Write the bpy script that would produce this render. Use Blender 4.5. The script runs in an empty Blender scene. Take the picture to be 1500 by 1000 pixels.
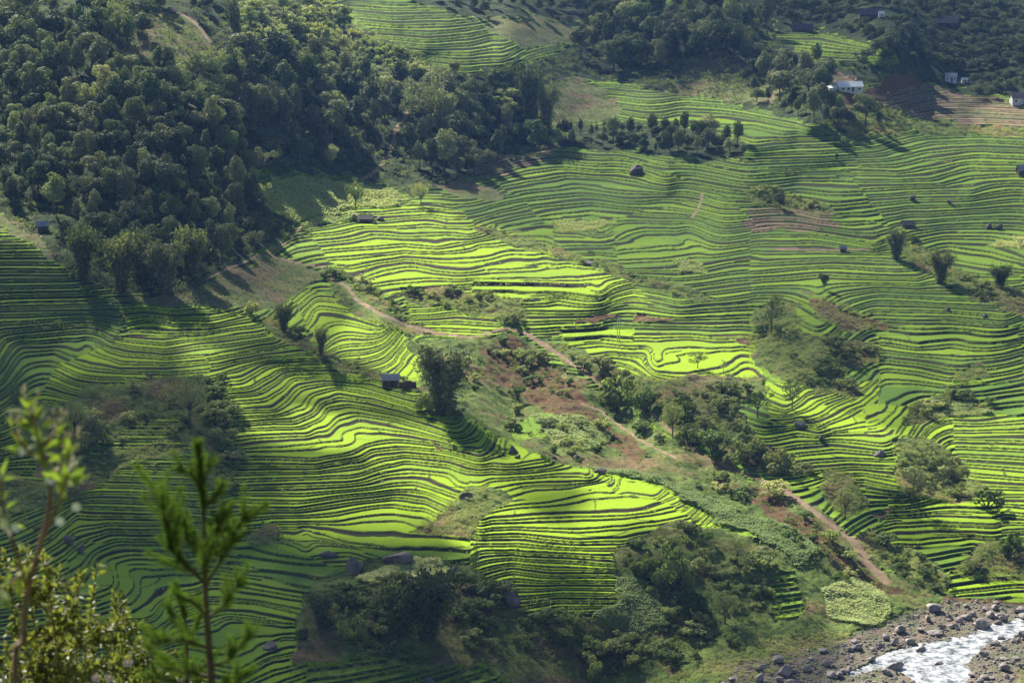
import bpy, math, random
import numpy as np
from mathutils import Vector, Matrix

# ------------------------------------------------------------------ camera, light, exposure
S = bpy.context.scene
COL = S.collection
K = 1.5                                   # metres per survey unit
F = 3542.0; PITCH = math.radians(11.0); ZC = 140.0
CAM = np.array([0.0, 0.0, ZC*K])
cam = bpy.data.cameras.new('camera'); cam_ob = bpy.data.objects.new('camera', cam); COL.objects.link(cam_ob)
cam.lens = 85.0; cam.sensor_width = 36.0; cam.clip_start = 0.1; cam.clip_end = 8000
cam_ob.location = CAM; cam_ob.rotation_euler = (math.pi/2-PITCH, 0, 0)
cam.dof.use_dof = True; cam.dof.focus_distance = 760.0; cam.dof.aperture_fstop = 6.5
S.camera = cam_ob
SUN_EL, SUN_AZ = math.radians(36), math.radians(-25)
SUN = np.array([math.sin(SUN_AZ)*math.cos(SUN_EL), math.cos(SUN_AZ)*math.cos(SUN_EL), math.sin(SUN_EL)])
w = bpy.data.worlds.new('World'); S.world = w; w.use_nodes = True
nt = w.node_tree; nt.nodes.clear()
sky = nt.nodes.new('ShaderNodeTexSky'); sky.sky_type = 'NISHITA'; sky.sun_disc = False
sky.sun_elevation = SUN_EL; sky.sun_rotation = SUN_AZ; sky.altitude = 1000
bg = nt.nodes.new('ShaderNodeBackground'); bg.inputs[1].default_value = 0.045
out = nt.nodes.new('ShaderNodeOutputWorld')
nt.links.new(sky.outputs[0], bg.inputs[0]); nt.links.new(bg.outputs[0], out.inputs[0])
sun = bpy.data.lights.new('sun', 'SUN'); sun.energy = 5.0; sun.angle = math.radians(0.5); sun.color = (1.0, 0.94, 0.82)
sun_ob = bpy.data.objects.new('sun', sun); COL.objects.link(sun_ob)
sun_ob.rotation_euler = Vector(SUN).to_track_quat('Z', 'Y').to_euler(); sun_ob.location = (-300, 600, 700)
S.view_settings.view_transform = 'Standard'; S.view_settings.look = 'None'
S.view_settings.exposure = 1.6; S.view_settings.gamma = 1.0; S.view_settings.use_curve_mapping = False
S.cycles.max_bounces = 5; S.cycles.diffuse_bounces = 2; S.cycles.glossy_bounces = 2; S.cycles.transmission_bounces = 3
S.cycles.volume_bounces = 0; S.cycles.transparent_max_bounces = 8
S.cycles.use_denoising = True
rng = np.random.default_rng(7); random.seed(7)
# ------------------------------------------------------------------ helpers
def tag(o, label=None, cat=None, group=None, kind=None):
    if label: o['label'] = label
    if cat: o['category'] = cat
    if group: o['group'] = group
    if kind: o['kind'] = kind
    return o
def mesh_np(name, V, Q, mats=(), attrs=None, smooth=False):
    V = np.asarray(V, np.float32).reshape(-1, 3); Q = np.asarray(Q, np.int32)
    me = bpy.data.meshes.new(name); k = Q.shape[1]
    me.vertices.add(len(V)); me.vertices.foreach_set('co', V.ravel())
    me.loops.add(Q.size); me.loops.foreach_set('vertex_index', Q.ravel())
    me.polygons.add(len(Q)); me.polygons.foreach_set('loop_start', np.arange(0, Q.size, k, dtype=np.int32))
    me.polygons.foreach_set('loop_total', np.full(len(Q), k, np.int32))
    if smooth: me.polygons.foreach_set('use_smooth', np.ones(len(Q), bool))
    for nm, arr in (attrs or {}).items():
        dom = 'POINT' if len(arr) == len(V) else 'FACE'
        a = me.attributes.new(nm, 'FLOAT', dom); a.data.foreach_set('value', np.asarray(arr, np.float32))
    me.update(calc_edges=True)
    for m in mats: me.materials.append(m)
    return me
def obj(name, me, parent=None):
    o = bpy.data.objects.new(name, me); COL.objects.link(o)
    if parent: o.parent = parent
    return o
def empty(name, loc=(0, 0, 0), rz=0):
    o = bpy.data.objects.new(name, None); COL.objects.link(o); o.location = loc; o.rotation_euler = (0, 0, rz); o.empty_display_size = .5
    return o
def copy_tree(o, parent=None):
    c = o.copy(); COL.objects.link(c)
    if parent: c.parent = parent
    for ch in [x for x in KIDS.get(o.name, [])]: copy_tree(ch, c)
    return c
KIDS = {}
def part(name, me, parent):
    o = obj(name, me, parent); KIDS.setdefault(parent.name, []).append(o); return o
class MB:                                     # collects quads/tris shapes into ONE mesh
    def __init__(s): s.v = []; s.f = []
    def add(s, V, Fc):
        n = len(s.v); s.v += [tuple(p) for p in V]; s.f += [tuple(i+n for i in f) for f in Fc]
    def box(s, c, d, rz=0, taper=1.0):
        x, y, z = d[0]/2, d[1]/2, d[2]/2; cr, sr = math.cos(rz), math.sin(rz)
        P = [(-x,-y,-z),(x,-y,-z),(x,y,-z),(-x,y,-z),(-x*taper,-y*taper,z),(x*taper,-y*taper,z),(x*taper,y*taper,z),(-x*taper,y*taper,z)]
        s.add([(c[0]+p[0]*cr-p[1]*sr, c[1]+p[0]*sr+p[1]*cr, c[2]+p[2]) for p in P], [(0,3,2,1),(4,5,6,7),(0,1,5,4),(1,2,6,5),(2,3,7,6),(3,0,4,7)])
    def tube(s, pts, radii, n=6):
        V = []; Fc = []; pts = [Vector(p) for p in pts]
        for i, p in enumerate(pts):
            t = (pts[min(i+1, len(pts)-1)]-pts[max(i-1, 0)]).normalized(); u = t.orthogonal().normalized()
            if i: u = (pu-t*pu.dot(t)).normalized()
            pu = u; v = t.cross(u)
            for k in range(n):
                a = 2*math.pi*k/n; V.append(p+(u*math.cos(a)+v*math.sin(a))*radii[i])
        for i in range(len(pts)-1):
            for k in range(n): Fc.append((i*n+k, i*n+(k+1) % n, (i+1)*n+(k+1) % n, (i+1)*n+k))
        Fc.append(tuple(range(n))[::-1]); Fc.append(tuple((len(pts)-1)*n+k for k in range(n)))
        s.add(V, Fc)
    def mesh(s, name, mats, smooth=False):
        me = bpy.data.meshes.new(name); me.from_pydata(s.v, [], s.f); me.update()
        for m in mats: me.materials.append(m)
        if smooth: me.polygons.foreach_set('use_smooth', np.ones(len(me.polygons), bool))
        return me

def hash2(i, j, seed):
    h = (i.astype(np.int64)*374761393+j.astype(np.int64)*668265263+seed*2147483647+12345) & 0xffffffff
    h = ((h ^ (h >> 13))*1274126177) & 0xffffffff
    return ((h ^ (h >> 16)) & 0xffff)/65535.0
def vnoise(x, y, seed=0):                      # value noise in 0..1
    i = np.floor(x); j = np.floor(y); u = x-i; v = y-j; u = u*u*(3-2*u); v = v*v*(3-2*v)
    i = i.astype(np.int64); j = j.astype(np.int64)
    return (hash2(i, j, seed)*(1-u)+hash2(i+1, j, seed)*u)*(1-v)+(hash2(i, j+1, seed)*(1-u)+hash2(i+1, j+1, seed)*u)*v
def fbm(x, y, seed=0, octv=3):
    o = 0; a = 1; t = 0
    for k in range(octv): o = o+a*vnoise(x*2**k+k*7.7, y*2**k-k*3.1, seed+k); t += a; a *= .5
    return o/t

# ------------------------------------------------------------------ the lie of the land
# The slope is recovered from the photograph like a survey: the eye stands at CAM, every traced terrace edge is a level line,
# and each survey column carries slopes from the valley upward.  A smooth surface through all of these is then stepped into terraces.
def ray(px, py):
    X = (np.asarray(px, float)-750)/F; Y = (500-np.asarray(py, float))/F
    return X, math.cos(PITCH)+Y*math.sin(PITCH), -math.sin(PITCH)+Y*math.cos(PITCH)
def T(py):
    _, ry, rz = ray(750, py); return -rz/ry
def inside(px, py, poly):
    r = np.zeros(px.shape, bool); n = len(poly)
    for i in range(n):
        (x0, y0), (x1, y1) = poly[i], poly[(i+1) % n]
        if y0 == y1: continue
        c = ((y0 > py) != (y1 > py)) & (px < (x1-x0)*(py-y0)/(y1-y0)+x0); r ^= c
    return r
# rice patches: outline, terrace spacing seen in pixels, tone (0 yellow green .. 1 dull)
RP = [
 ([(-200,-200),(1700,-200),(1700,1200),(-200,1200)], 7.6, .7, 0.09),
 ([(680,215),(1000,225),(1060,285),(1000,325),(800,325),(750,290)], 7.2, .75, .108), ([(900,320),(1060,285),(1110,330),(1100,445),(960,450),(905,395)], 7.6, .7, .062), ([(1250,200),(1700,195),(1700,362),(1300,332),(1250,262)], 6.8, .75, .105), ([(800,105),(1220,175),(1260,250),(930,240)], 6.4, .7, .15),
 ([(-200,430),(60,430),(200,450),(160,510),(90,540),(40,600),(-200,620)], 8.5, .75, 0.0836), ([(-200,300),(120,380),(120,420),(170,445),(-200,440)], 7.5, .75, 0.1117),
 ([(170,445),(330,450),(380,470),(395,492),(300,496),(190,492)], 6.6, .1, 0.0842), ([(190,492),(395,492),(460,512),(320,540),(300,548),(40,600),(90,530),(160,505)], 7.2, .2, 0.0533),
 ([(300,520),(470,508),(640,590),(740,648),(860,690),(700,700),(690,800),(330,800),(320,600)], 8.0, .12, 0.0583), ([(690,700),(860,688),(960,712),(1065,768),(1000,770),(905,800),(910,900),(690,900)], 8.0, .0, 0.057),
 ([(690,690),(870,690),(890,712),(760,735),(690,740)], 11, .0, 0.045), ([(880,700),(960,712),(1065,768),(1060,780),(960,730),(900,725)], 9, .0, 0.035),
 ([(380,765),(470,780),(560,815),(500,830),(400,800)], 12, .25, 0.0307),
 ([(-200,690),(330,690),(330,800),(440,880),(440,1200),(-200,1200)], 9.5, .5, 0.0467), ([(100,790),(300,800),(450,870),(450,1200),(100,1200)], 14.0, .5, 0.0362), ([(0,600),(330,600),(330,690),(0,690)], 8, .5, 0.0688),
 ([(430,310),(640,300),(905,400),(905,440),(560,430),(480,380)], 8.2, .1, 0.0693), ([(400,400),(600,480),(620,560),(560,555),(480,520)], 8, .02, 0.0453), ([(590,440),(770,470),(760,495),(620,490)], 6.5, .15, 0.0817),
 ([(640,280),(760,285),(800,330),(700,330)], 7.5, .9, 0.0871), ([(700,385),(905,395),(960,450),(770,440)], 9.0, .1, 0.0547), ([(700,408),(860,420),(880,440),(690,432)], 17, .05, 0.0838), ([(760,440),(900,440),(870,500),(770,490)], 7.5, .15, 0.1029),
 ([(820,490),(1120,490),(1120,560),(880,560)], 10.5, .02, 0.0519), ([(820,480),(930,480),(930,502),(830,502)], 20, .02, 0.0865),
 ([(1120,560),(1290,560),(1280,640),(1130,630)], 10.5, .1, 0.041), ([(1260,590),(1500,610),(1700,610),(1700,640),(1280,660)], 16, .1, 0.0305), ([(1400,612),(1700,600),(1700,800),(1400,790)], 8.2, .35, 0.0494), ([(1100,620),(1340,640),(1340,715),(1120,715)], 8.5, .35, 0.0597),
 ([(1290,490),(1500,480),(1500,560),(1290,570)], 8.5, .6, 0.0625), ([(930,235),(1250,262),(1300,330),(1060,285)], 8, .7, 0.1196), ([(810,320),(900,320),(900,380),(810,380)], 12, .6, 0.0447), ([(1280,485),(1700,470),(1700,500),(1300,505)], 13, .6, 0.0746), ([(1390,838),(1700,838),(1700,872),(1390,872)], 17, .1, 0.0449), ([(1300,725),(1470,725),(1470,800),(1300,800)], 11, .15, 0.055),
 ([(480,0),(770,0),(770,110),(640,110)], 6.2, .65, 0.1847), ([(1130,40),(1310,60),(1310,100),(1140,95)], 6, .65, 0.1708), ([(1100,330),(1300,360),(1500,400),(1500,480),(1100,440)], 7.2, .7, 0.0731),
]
CONT=[
 # left shaded terraces and the knoll
 [(0,429),(89,427)],[(0,457),(80,455),(162,453)],[(0,484),(68,478),(122,473),(151,477),(173,484)],[(27,508),(95,504),(140,505)],
 [(0,345),(60,345)],[(0,375),(80,374)],[(0,400),(95,400)],
 [(224,460),(257,464),(311,462),(332,458)],[(219,474),(257,481),(311,480),(359,470)],[(194,489),(243,492),(297,489),(375,478)],
 [(400,497),(297,508),(243,515),(189,511),(159,504)],[(400,511),(319,524),(243,530),(176,527),(135,513),(130,505)],
 [(400,519),(351,527),(316,532),(243,539),(176,538),(130,527),(103,521)],[(243,546),(176,544),(122,538),(89,523)],[(189,555),(135,553),(108,547),(76,532)],
 # spur face
 [(300,519),(354,508),(408,497)],[(300,532),(354,523),(451,509)],[(311,546),(340,535),(381,524),(462,519)],[(311,554),(354,546),(389,532),(467,527)],
 [(316,567),(354,563),(381,551),(408,538),(475,535)],[(313,578),(367,573),(397,557),(421,543),(489,542)],[(319,586),(381,581),(408,567),(427,554),(462,550),(524,555)],
 [(324,600),(394,594),(416,581),(435,565),(475,558),(538,562),(605,578)],[(335,608),(408,604),(430,589),(451,573),(489,565),(529,569),(605,589)],
 [(335,616),(421,610),(451,600),(462,584),(500,575),(543,581),(605,600)],[(340,624),(435,619),(462,605),(473,592),(500,586),(557,594),(643,613)],
 [(346,632),(448,630),(473,616),(486,603),(516,598),(570,609),(648,630)],[(343,651),(440,643),(484,635),(500,619),(530,613),(584,621),(665,643)],
 [(373,651),(448,653),(489,644),(502,633),(530,626),(584,633),(665,649)],[(340,663),(462,665),(511,654),(524,646),(557,638),(611,641),(700,655)],
 [(340,679),(462,679),(524,668),(543,657),(584,652),(638,657),(700,671)],[(335,692),(462,690),(530,681),(559,671),(597,667),(651,672),(700,684)],
 [(332,711),(462,706),(521,703),(565,690),(597,684),(651,690),(700,706)],[(340,722),(448,722),(543,714),(584,707),(611,707),(651,719),(692,733)],
 [(340,744),(435,744),(516,733),(584,725),(624,730),(665,749),(700,762)],[(408,760),(489,758),(570,746),(624,754),(665,773),(700,781)],
 [(408,768),(502,768),(584,765),(624,773),(692,787)],[(448,773),(516,790),(597,792),(665,795)],[(500,795),(570,808),(638,806),(686,808)],
 [(695,678),(751,676),(794,669)],[(676,703),(730,700),(789,696),(838,690)],[(719,711),(789,703),(865,700)],[(700,740),(773,727),(843,713),(890,701)],
 [(735,747),(816,740),(870,732),(924,723),(959,727)],[(711,757),(789,751),(870,749),(938,745),(978,732)],[(708,768),(816,765),(911,762),(965,754),(1000,746)],
 [(703,778),(749,776),(843,780),(911,777),(965,770),(1010,760)],[(697,786),(762,784),(843,792),(905,790)],[(692,800),(751,800),(816,805),(903,807)],
 [(773,813),(843,816),(908,821)],[(749,832),(808,838),(905,839)],[(816,857),(905,858)],[(816,885),(905,885)],
 # bright fields of the second knoll
 [(440,349),(495,342),(530,335),(576,334),(630,331),(654,334)],[(462,358),(508,353),(551,343),(595,347),(657,345),(697,347),(719,337)],
 [(492,369),(535,366),(589,361),(643,364),(684,358),(705,353)],[(511,385),(551,380),(595,375),(657,375),(697,372),(740,364)],
 [(516,399),(562,388),(595,383),(643,391),(697,393),(751,380)],[(527,410),(573,399),(605,393),(670,402),(724,393),(800,388)],
 [(543,412),(595,404),(670,407),(738,404),(800,402)],[(573,423),(643,418),(697,415),(800,415)],[(595,469),(670,464),(738,469)],[(630,483),(711,488)],
 [(470,448),(520,456),(560,470)],
 # fields beyond
 [(720,262),(768,248),(822,242),(873,247)],[(754,275),(835,261),(889,264),(970,277)],[(773,285),(849,277),(916,285),(997,285)],[(803,310),(862,304),(930,310),(1011,315)],
 [(835,353),(889,356),(938,339),(1011,337)],[(816,366),(897,364),(997,353)],[(895,377),(970,372),(1024,366)],[(916,393),(970,391),(1038,385),(1100,375)],
 [(930,423),(997,434),(1100,423)],[(700,393),(781,388),(835,385)],[(781,410),(849,410),(903,404)],[(700,418),(795,420),(876,426)],
 [(841,508),(876,504),(922,508),(938,508)],[(862,519),(895,515),(943,519)],[(957,512),(962,507),(1000,505)],[(968,524),(970,516),(1011,509),(1030,511)],
 [(959,532),(984,522),(1024,516),(1049,516)],[(995,538),(1024,530),(1059,519)],[(1011,543),(1046,532),(1078,524)],[(1041,546),(1073,535),(1092,527)],
 [(762,441),(820,435)],[(762,454),(835,454)],[(773,481),(822,478)],
 # right hillside
 [(1100,416),(1208,411),(1343,413)],[(1289,430),(1438,435)],[(1284,451),(1397,454),(1473,459)],[(1289,500),(1343,508),(1397,503)],[(1294,519),(1343,524),(1400,530)],
 [(1300,538),(1343,543),(1386,551)],[(1303,557),(1343,559),(1370,562)],[(1154,597),(1173,584),(1186,576)],[(1165,605),(1192,595),(1205,586)],
 [(1189,614),(1219,600),(1246,586)],[(1203,624),(1240,608),(1268,595)],[(1213,632),(1262,624)],[(1435,622),(1500,616)],[(1432,635),(1500,635)],[(1397,651),(1500,654)],
 [(1127,635),(1168,628),(1203,632)],[(1162,657),(1222,651),(1289,657)],[(1186,673),(1235,669),(1303,672),(1330,668)],[(1200,689),(1249,684),(1330,689)],
 [(1216,705),(1262,700),(1324,711)],[(1408,673),(1500,678)],[(1405,692),(1500,700)],[(1465,722),(1500,722)],[(1470,751),(1500,754)],[(1308,762),(1370,759),(1451,762)],
 [(1311,778),(1370,776),(1457,778)],[(1338,795),(1397,789),(1424,786)],
 [(1100,204),(1168,200),(1213,199)],[(1100,234),(1208,231),(1289,225),(1311,218)],[(1100,253),(1235,245),(1316,245),(1351,237)],[(1168,269),(1262,272),(1370,269),(1419,258)],
 [(1330,280),(1424,277)],[(1168,291),(1222,299),(1273,294)],[(1230,320),(1268,318),(1311,312)],[(1246,331),(1289,327),(1324,320)],[(1127,353),(1195,353),(1276,364)],
 [(1100,375),(1208,373),(1289,375)],[(1100,396),(1208,388),(1316,393)],[(1386,361),(1451,366),(1500,380)],[(1397,377),(1500,393)],[(1357,315),(1424,310)],[(1370,215),(1440,212),(1500,215)],
 [(510,30),(580,36),(650,35)],[(560,60),(630,66),(690,62),(720,55)],[(620,85),(680,90),(740,85),(765,72)],[(950,185),(1060,190),(1150,200)],[(1000,165),(1060,168),(1120,178),(1190,190)],
 [(1136,51),(1204,51),(1289,68)],[(1200,75),(1290,82)],
 # bowl at the lower left
 [(243,830),(205,830),(186,835),(186,846),(189,860),(176,870)],[(257,838),(221,841),(200,841),(200,852),(203,862),(184,879)],[(268,846),(235,850),(213,852),(213,868),(195,884),(162,889)],
 [(281,854),(249,857),(227,860),(224,873),(200,892)],[(286,860),(257,865),(238,879),(211,900),(184,903)],[(284,881),(251,886),(243,903),(224,916),(190,918)],
 [(232,781),(162,781),(130,792),(116,800)],[(238,798),(176,798),(146,808)],[(243,811),(189,811),(159,819),(151,827),(162,843),(159,854),(130,868)],
 [(313,922),(340,911),(381,914),(427,916)],[(316,941),(354,922),(421,925)],[(308,892),(367,892),(443,908)],[(313,876),(381,881),(443,892)],
 [(351,970),(386,951),(419,938)],[(354,989),(395,968),(421,962)],[(311,830),(408,841),(467,852)],[(316,843),(449,865)],[(346,816),(462,830),(494,831)],[(311,800),(367,803),(449,816)],
 [(110,750),(240,752),(320,758)],[(130,690),(300,695)],[(200,640),(290,640)],[(0,700),(100,705)],
]
COLS={ # px: (start py, start d or None for river level, [(to_py, slope) or ('j', factor)])
 0:(1000,395,[(800,.18),(640,.2),(560,.25),(330,.15),(0,.25)]),
 250:(1000,400,[(760,.15),(660,.2),(560,.3),(455,.14),('j',1.02),(420,.07),(0,.27)]),
 450:(1000,402,[(800,.18),(512,.15),('j',1.04),(400,.12),(340,.15),(270,.12),(0,.27)]),
 600:(1000,405,[(820,.25),(570,.15),('j',1.07),(480,.12),(430,.2),(310,.12),('j',1.04),(110,.25),(0,.15)]),
 750:(1000,412,[(880,.25),(655,.15),('j',1.06),(490,.15),(380,.12),(345,.12),('j',1.02),(215,.13),(100,.25),(0,.2)]),
 900:(1000,422,[(860,.3),(698,.14),('j',1.06),(560,.2),(400,.11),(240,.11),(110,.15),(0,.3)]),
 1050:(1000,None,[(930,.03),(770,.35),('j',1.05),(640,.15),(550,.22),('j',1.03),(400,.11),(160,.11),(0,.3)]),
 1200:(1000,None,[(930,.01),(850,.3),(750,.2),(560,.13),(470,.2),(190,.1),(100,.2),(50,.1),(0,.2)]),
 1350:(1000,None,[(890,0),(850,.3),(650,.15),(590,.05),(200,.105),(100,.18),(0,.2)]),
 1500:(1000,None,[(885,0),(850,.15),(600,.13),(200,.105),(0,.2)]),
}
def anchors():
    A=[]
    for px,(py,d,segs) in COLS.items():
        if d is None: d=ZC/T(py)
        A.append((px,py,ZC-d*T(py)))
        for to,m in segs:
            if to=='j': d*=m; py-=14; A.append((px,py,ZC-d*T(py))); continue
            n=max(1,int(round((py-to)/40)))
            for k in range(n):
                q=py+(to-py)/(n-k); t0,t1=T(py),T(q)
                d*=(t0+m)/(t1+m); py=q
                A.append((px,py,ZC-d*t1))
    return A
G=16; X0,X1,Y0,Y1=-160,1660,-120,1120
NX=(X1-X0)//G+1; NY=(Y1-Y0)//G+1
def brow(px,py):
    u=(px-X0)/G; v=(py-Y0)/G; i=min(max(int(u),0),NX-2); j=min(max(int(v),0),NY-2); u-=i; v-=j
    return [(j*NX+i,(1-u)*(1-v)),(j*NX+i+1,u*(1-v)),((j+1)*NX+i,(1-u)*v),((j+1)*NX+i+1,u*v)]
def densify(pl,step=9):
    out=[]
    for a,b in zip(pl,pl[1:]):
        n=max(1,int(np.hypot(b[0]-a[0],b[1]-a[1])/step))
        for k in range(n): out.append((a[0]+(b[0]-a[0])*k/n,a[1]+(b[1]-a[1])*k/n))
    out.append(pl[-1]); return out
def solve():
    N=NX*NY; H=np.zeros((N,N)); R=np.zeros(N)
    def add(row,val,w):
        ii=np.array([r[0] for r in row]); c=np.array([r[1] for r in row])
        H[np.ix_(ii,ii)]+=w*np.outer(c,c); R[ii]+=w*val*c
    idx=np.arange(N).reshape(NY,NX)
    def stencil(arrs,cs,w):
        for a,ca in zip(arrs,cs):
            for b,cb in zip(arrs,cs): np.add.at(H,(a.ravel(),b.ravel()),w*ca*cb)
    ws=0.02
    stencil([idx[:,:-2],idx[:,1:-1],idx[:,2:]],[1,-2,1],ws*1.0)
    stencil([idx[:-2],idx[1:-1],idx[2:]],[1,-2,1],ws)
    stencil([idx[:-1,:-1],idx[:-1,1:],idx[1:,:-1],idx[1:,1:]],[1,-1,-1,1],ws*2)
    for px,py,z in anchors(): add(brow(px,py),z,.02)
    for z,pts in FLAT:
        for p in pts: add(brow(*p),z,.2)
    for pl in CONT:
        S=densify(pl); rows=[dict(brow(*p)) for p in S]; n=len(rows)
        for a in range(n-1):      # neighbours along the line and the line's two ends lie level
            for b in {a+1, min(n-1,a+4), n-1}:
                if b<=a: continue
                r=dict(rows[a])
                for k,c in rows[b].items(): r[k]=r.get(k,0)-c
                add(list(r.items()),0,.6)
    # terraces of one slope keep an even spacing: a gentle pull towards the fall of each patch
    qx,qy=np.meshgrid(X0+G*np.arange(NX),Y0+G*np.arange(NY)); own=np.full(qx.shape,-1)
    for k,r in enumerate(RP): own[inside(qx.astype(float),qy.astype(float)+G/2,r[0])]=k
    for k,r in enumerate(RP):
        if k==0 or len(r)<4: continue
        m=own[:-1]==k; a=idx[:-1][m]; b=idx[1:][m]; wg=.022; dv=G*r[3]
        np.add.at(H,(a,a),wg); np.add.at(H,(b,b),wg); np.add.at(H,(a,b),-wg); np.add.at(H,(b,a),-wg); np.add.at(R,a,wg*dv); np.add.at(R,b,-wg*dv)
    H[np.diag_indices(N)]+=1e-9
    return np.linalg.solve(H,R).reshape(NY,NX)
FLAT=[(0,[(1500,1000),(1500,940),(1500,895),(1400,1000),(1400,950),(1400,905),(1300,1000),(1300,950),(1200,1000),(1100,1000)]),(0.6,[(1200,960),(1150,950)])]
def sample(g,px,py):
    u=(np.asarray(px,float)-X0)/G; v=(np.asarray(py,float)-Y0)/G
    i=np.clip(u.astype(int),1,NX-3); j=np.clip(v.astype(int),1,NY-3); u=u-i; v=v-j
    def w(t): return [-.5*t+t*t-.5*t**3, 1-2.5*t*t+1.5*t**3, .5*t+2*t*t-1.5*t**3, -.5*t*t+.5*t**3]
    wu=w(u); wv=w(v); o=0
    for b in range(4):
        r=0
        for a in range(4): r=r+wu[a]*g[j+b-1,i+a-1]
        o=o+wv[b]*r
    return o

GR = solve()
# zones on the ground, outlined as they were surveyed (photo pixels): 0 rice, 1 wood floor, 2 scrub, 3 grass, 4 red soil, 5 river gravel, 6 maize, 7 dirt path, 8 ploughed terraces
RICE, WOOD, SCRUB, GRASS, SOIL, GRAVEL, MAIZE, PATH, FALLOW = range(9)
LEFTWOOD = [(0,0),(480,0),(500,30),(560,60),(640,100),(640,140),(720,170),(740,200),(800,180),(815,212),(760,245),(690,262),(640,275),(610,285),(560,268),(520,262),(480,250),(400,255),(370,252),(352,262),(375,290),(440,318),(430,345),(400,362),(380,375),(300,410),(240,430),(180,425),(110,410),(95,395),(60,350),(0,310)]
MIDWOOD = [(640,140),(650,105),(700,108),(760,100),(830,72),(870,40),(930,25),(1000,0),(1130,0),(1130,50),(1145,90),(1210,95),(1225,130),(1290,150),(1330,180),(1300,195),(1220,190),(1130,165),(1060,150),(960,130),(850,112),(810,120),(805,182),(740,185),(700,150)]
TREEROW = [(815,212),(830,190),(900,182),(980,190),(1040,190),(1090,212),(1095,232),(1040,236),(960,226),(880,222)]
TOPWOOD = [(590,0),(930,0),(870,35),(845,28),(760,25),(730,22),(700,30),(640,12)]
RIGHTWOOD = [(1130,0),(1500,0),(1500,140),(1440,140),(1330,120),(1290,110),(1250,118),(1210,95),(1150,92),(1135,60)]
GULLY = [(600,500),(640,492),(700,498),(745,488),(790,510),(860,560),(940,610),(1000,650),(1100,700),(1200,750),(1290,830),(1400,872),(1340,900),(1240,935),(1130,935),(1060,960),(1000,985),(940,965),(910,930),(900,900),(905,850),(900,810),(930,785),(1000,765),(1060,775),(1090,790),(1130,800),(1060,768),(960,712),(860,688),(740,648),(660,602),(610,575)]
BOTTOM = [(440,925),(442,870),(500,832),(560,812),(640,815),(690,830),(740,868),(770,905),(850,912),(905,900),(1000,960),(1010,1000),(420,1000),(428,960)]
LEFTSCRUB = [(20,575),(90,600),(130,572),(200,560),(250,548),(300,556),(318,580),(322,610),(340,640),(322,668),(334,690),(318,712),(296,716),(306,660),(240,642),(150,642),(110,690),(60,700),(40,650)]
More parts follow.
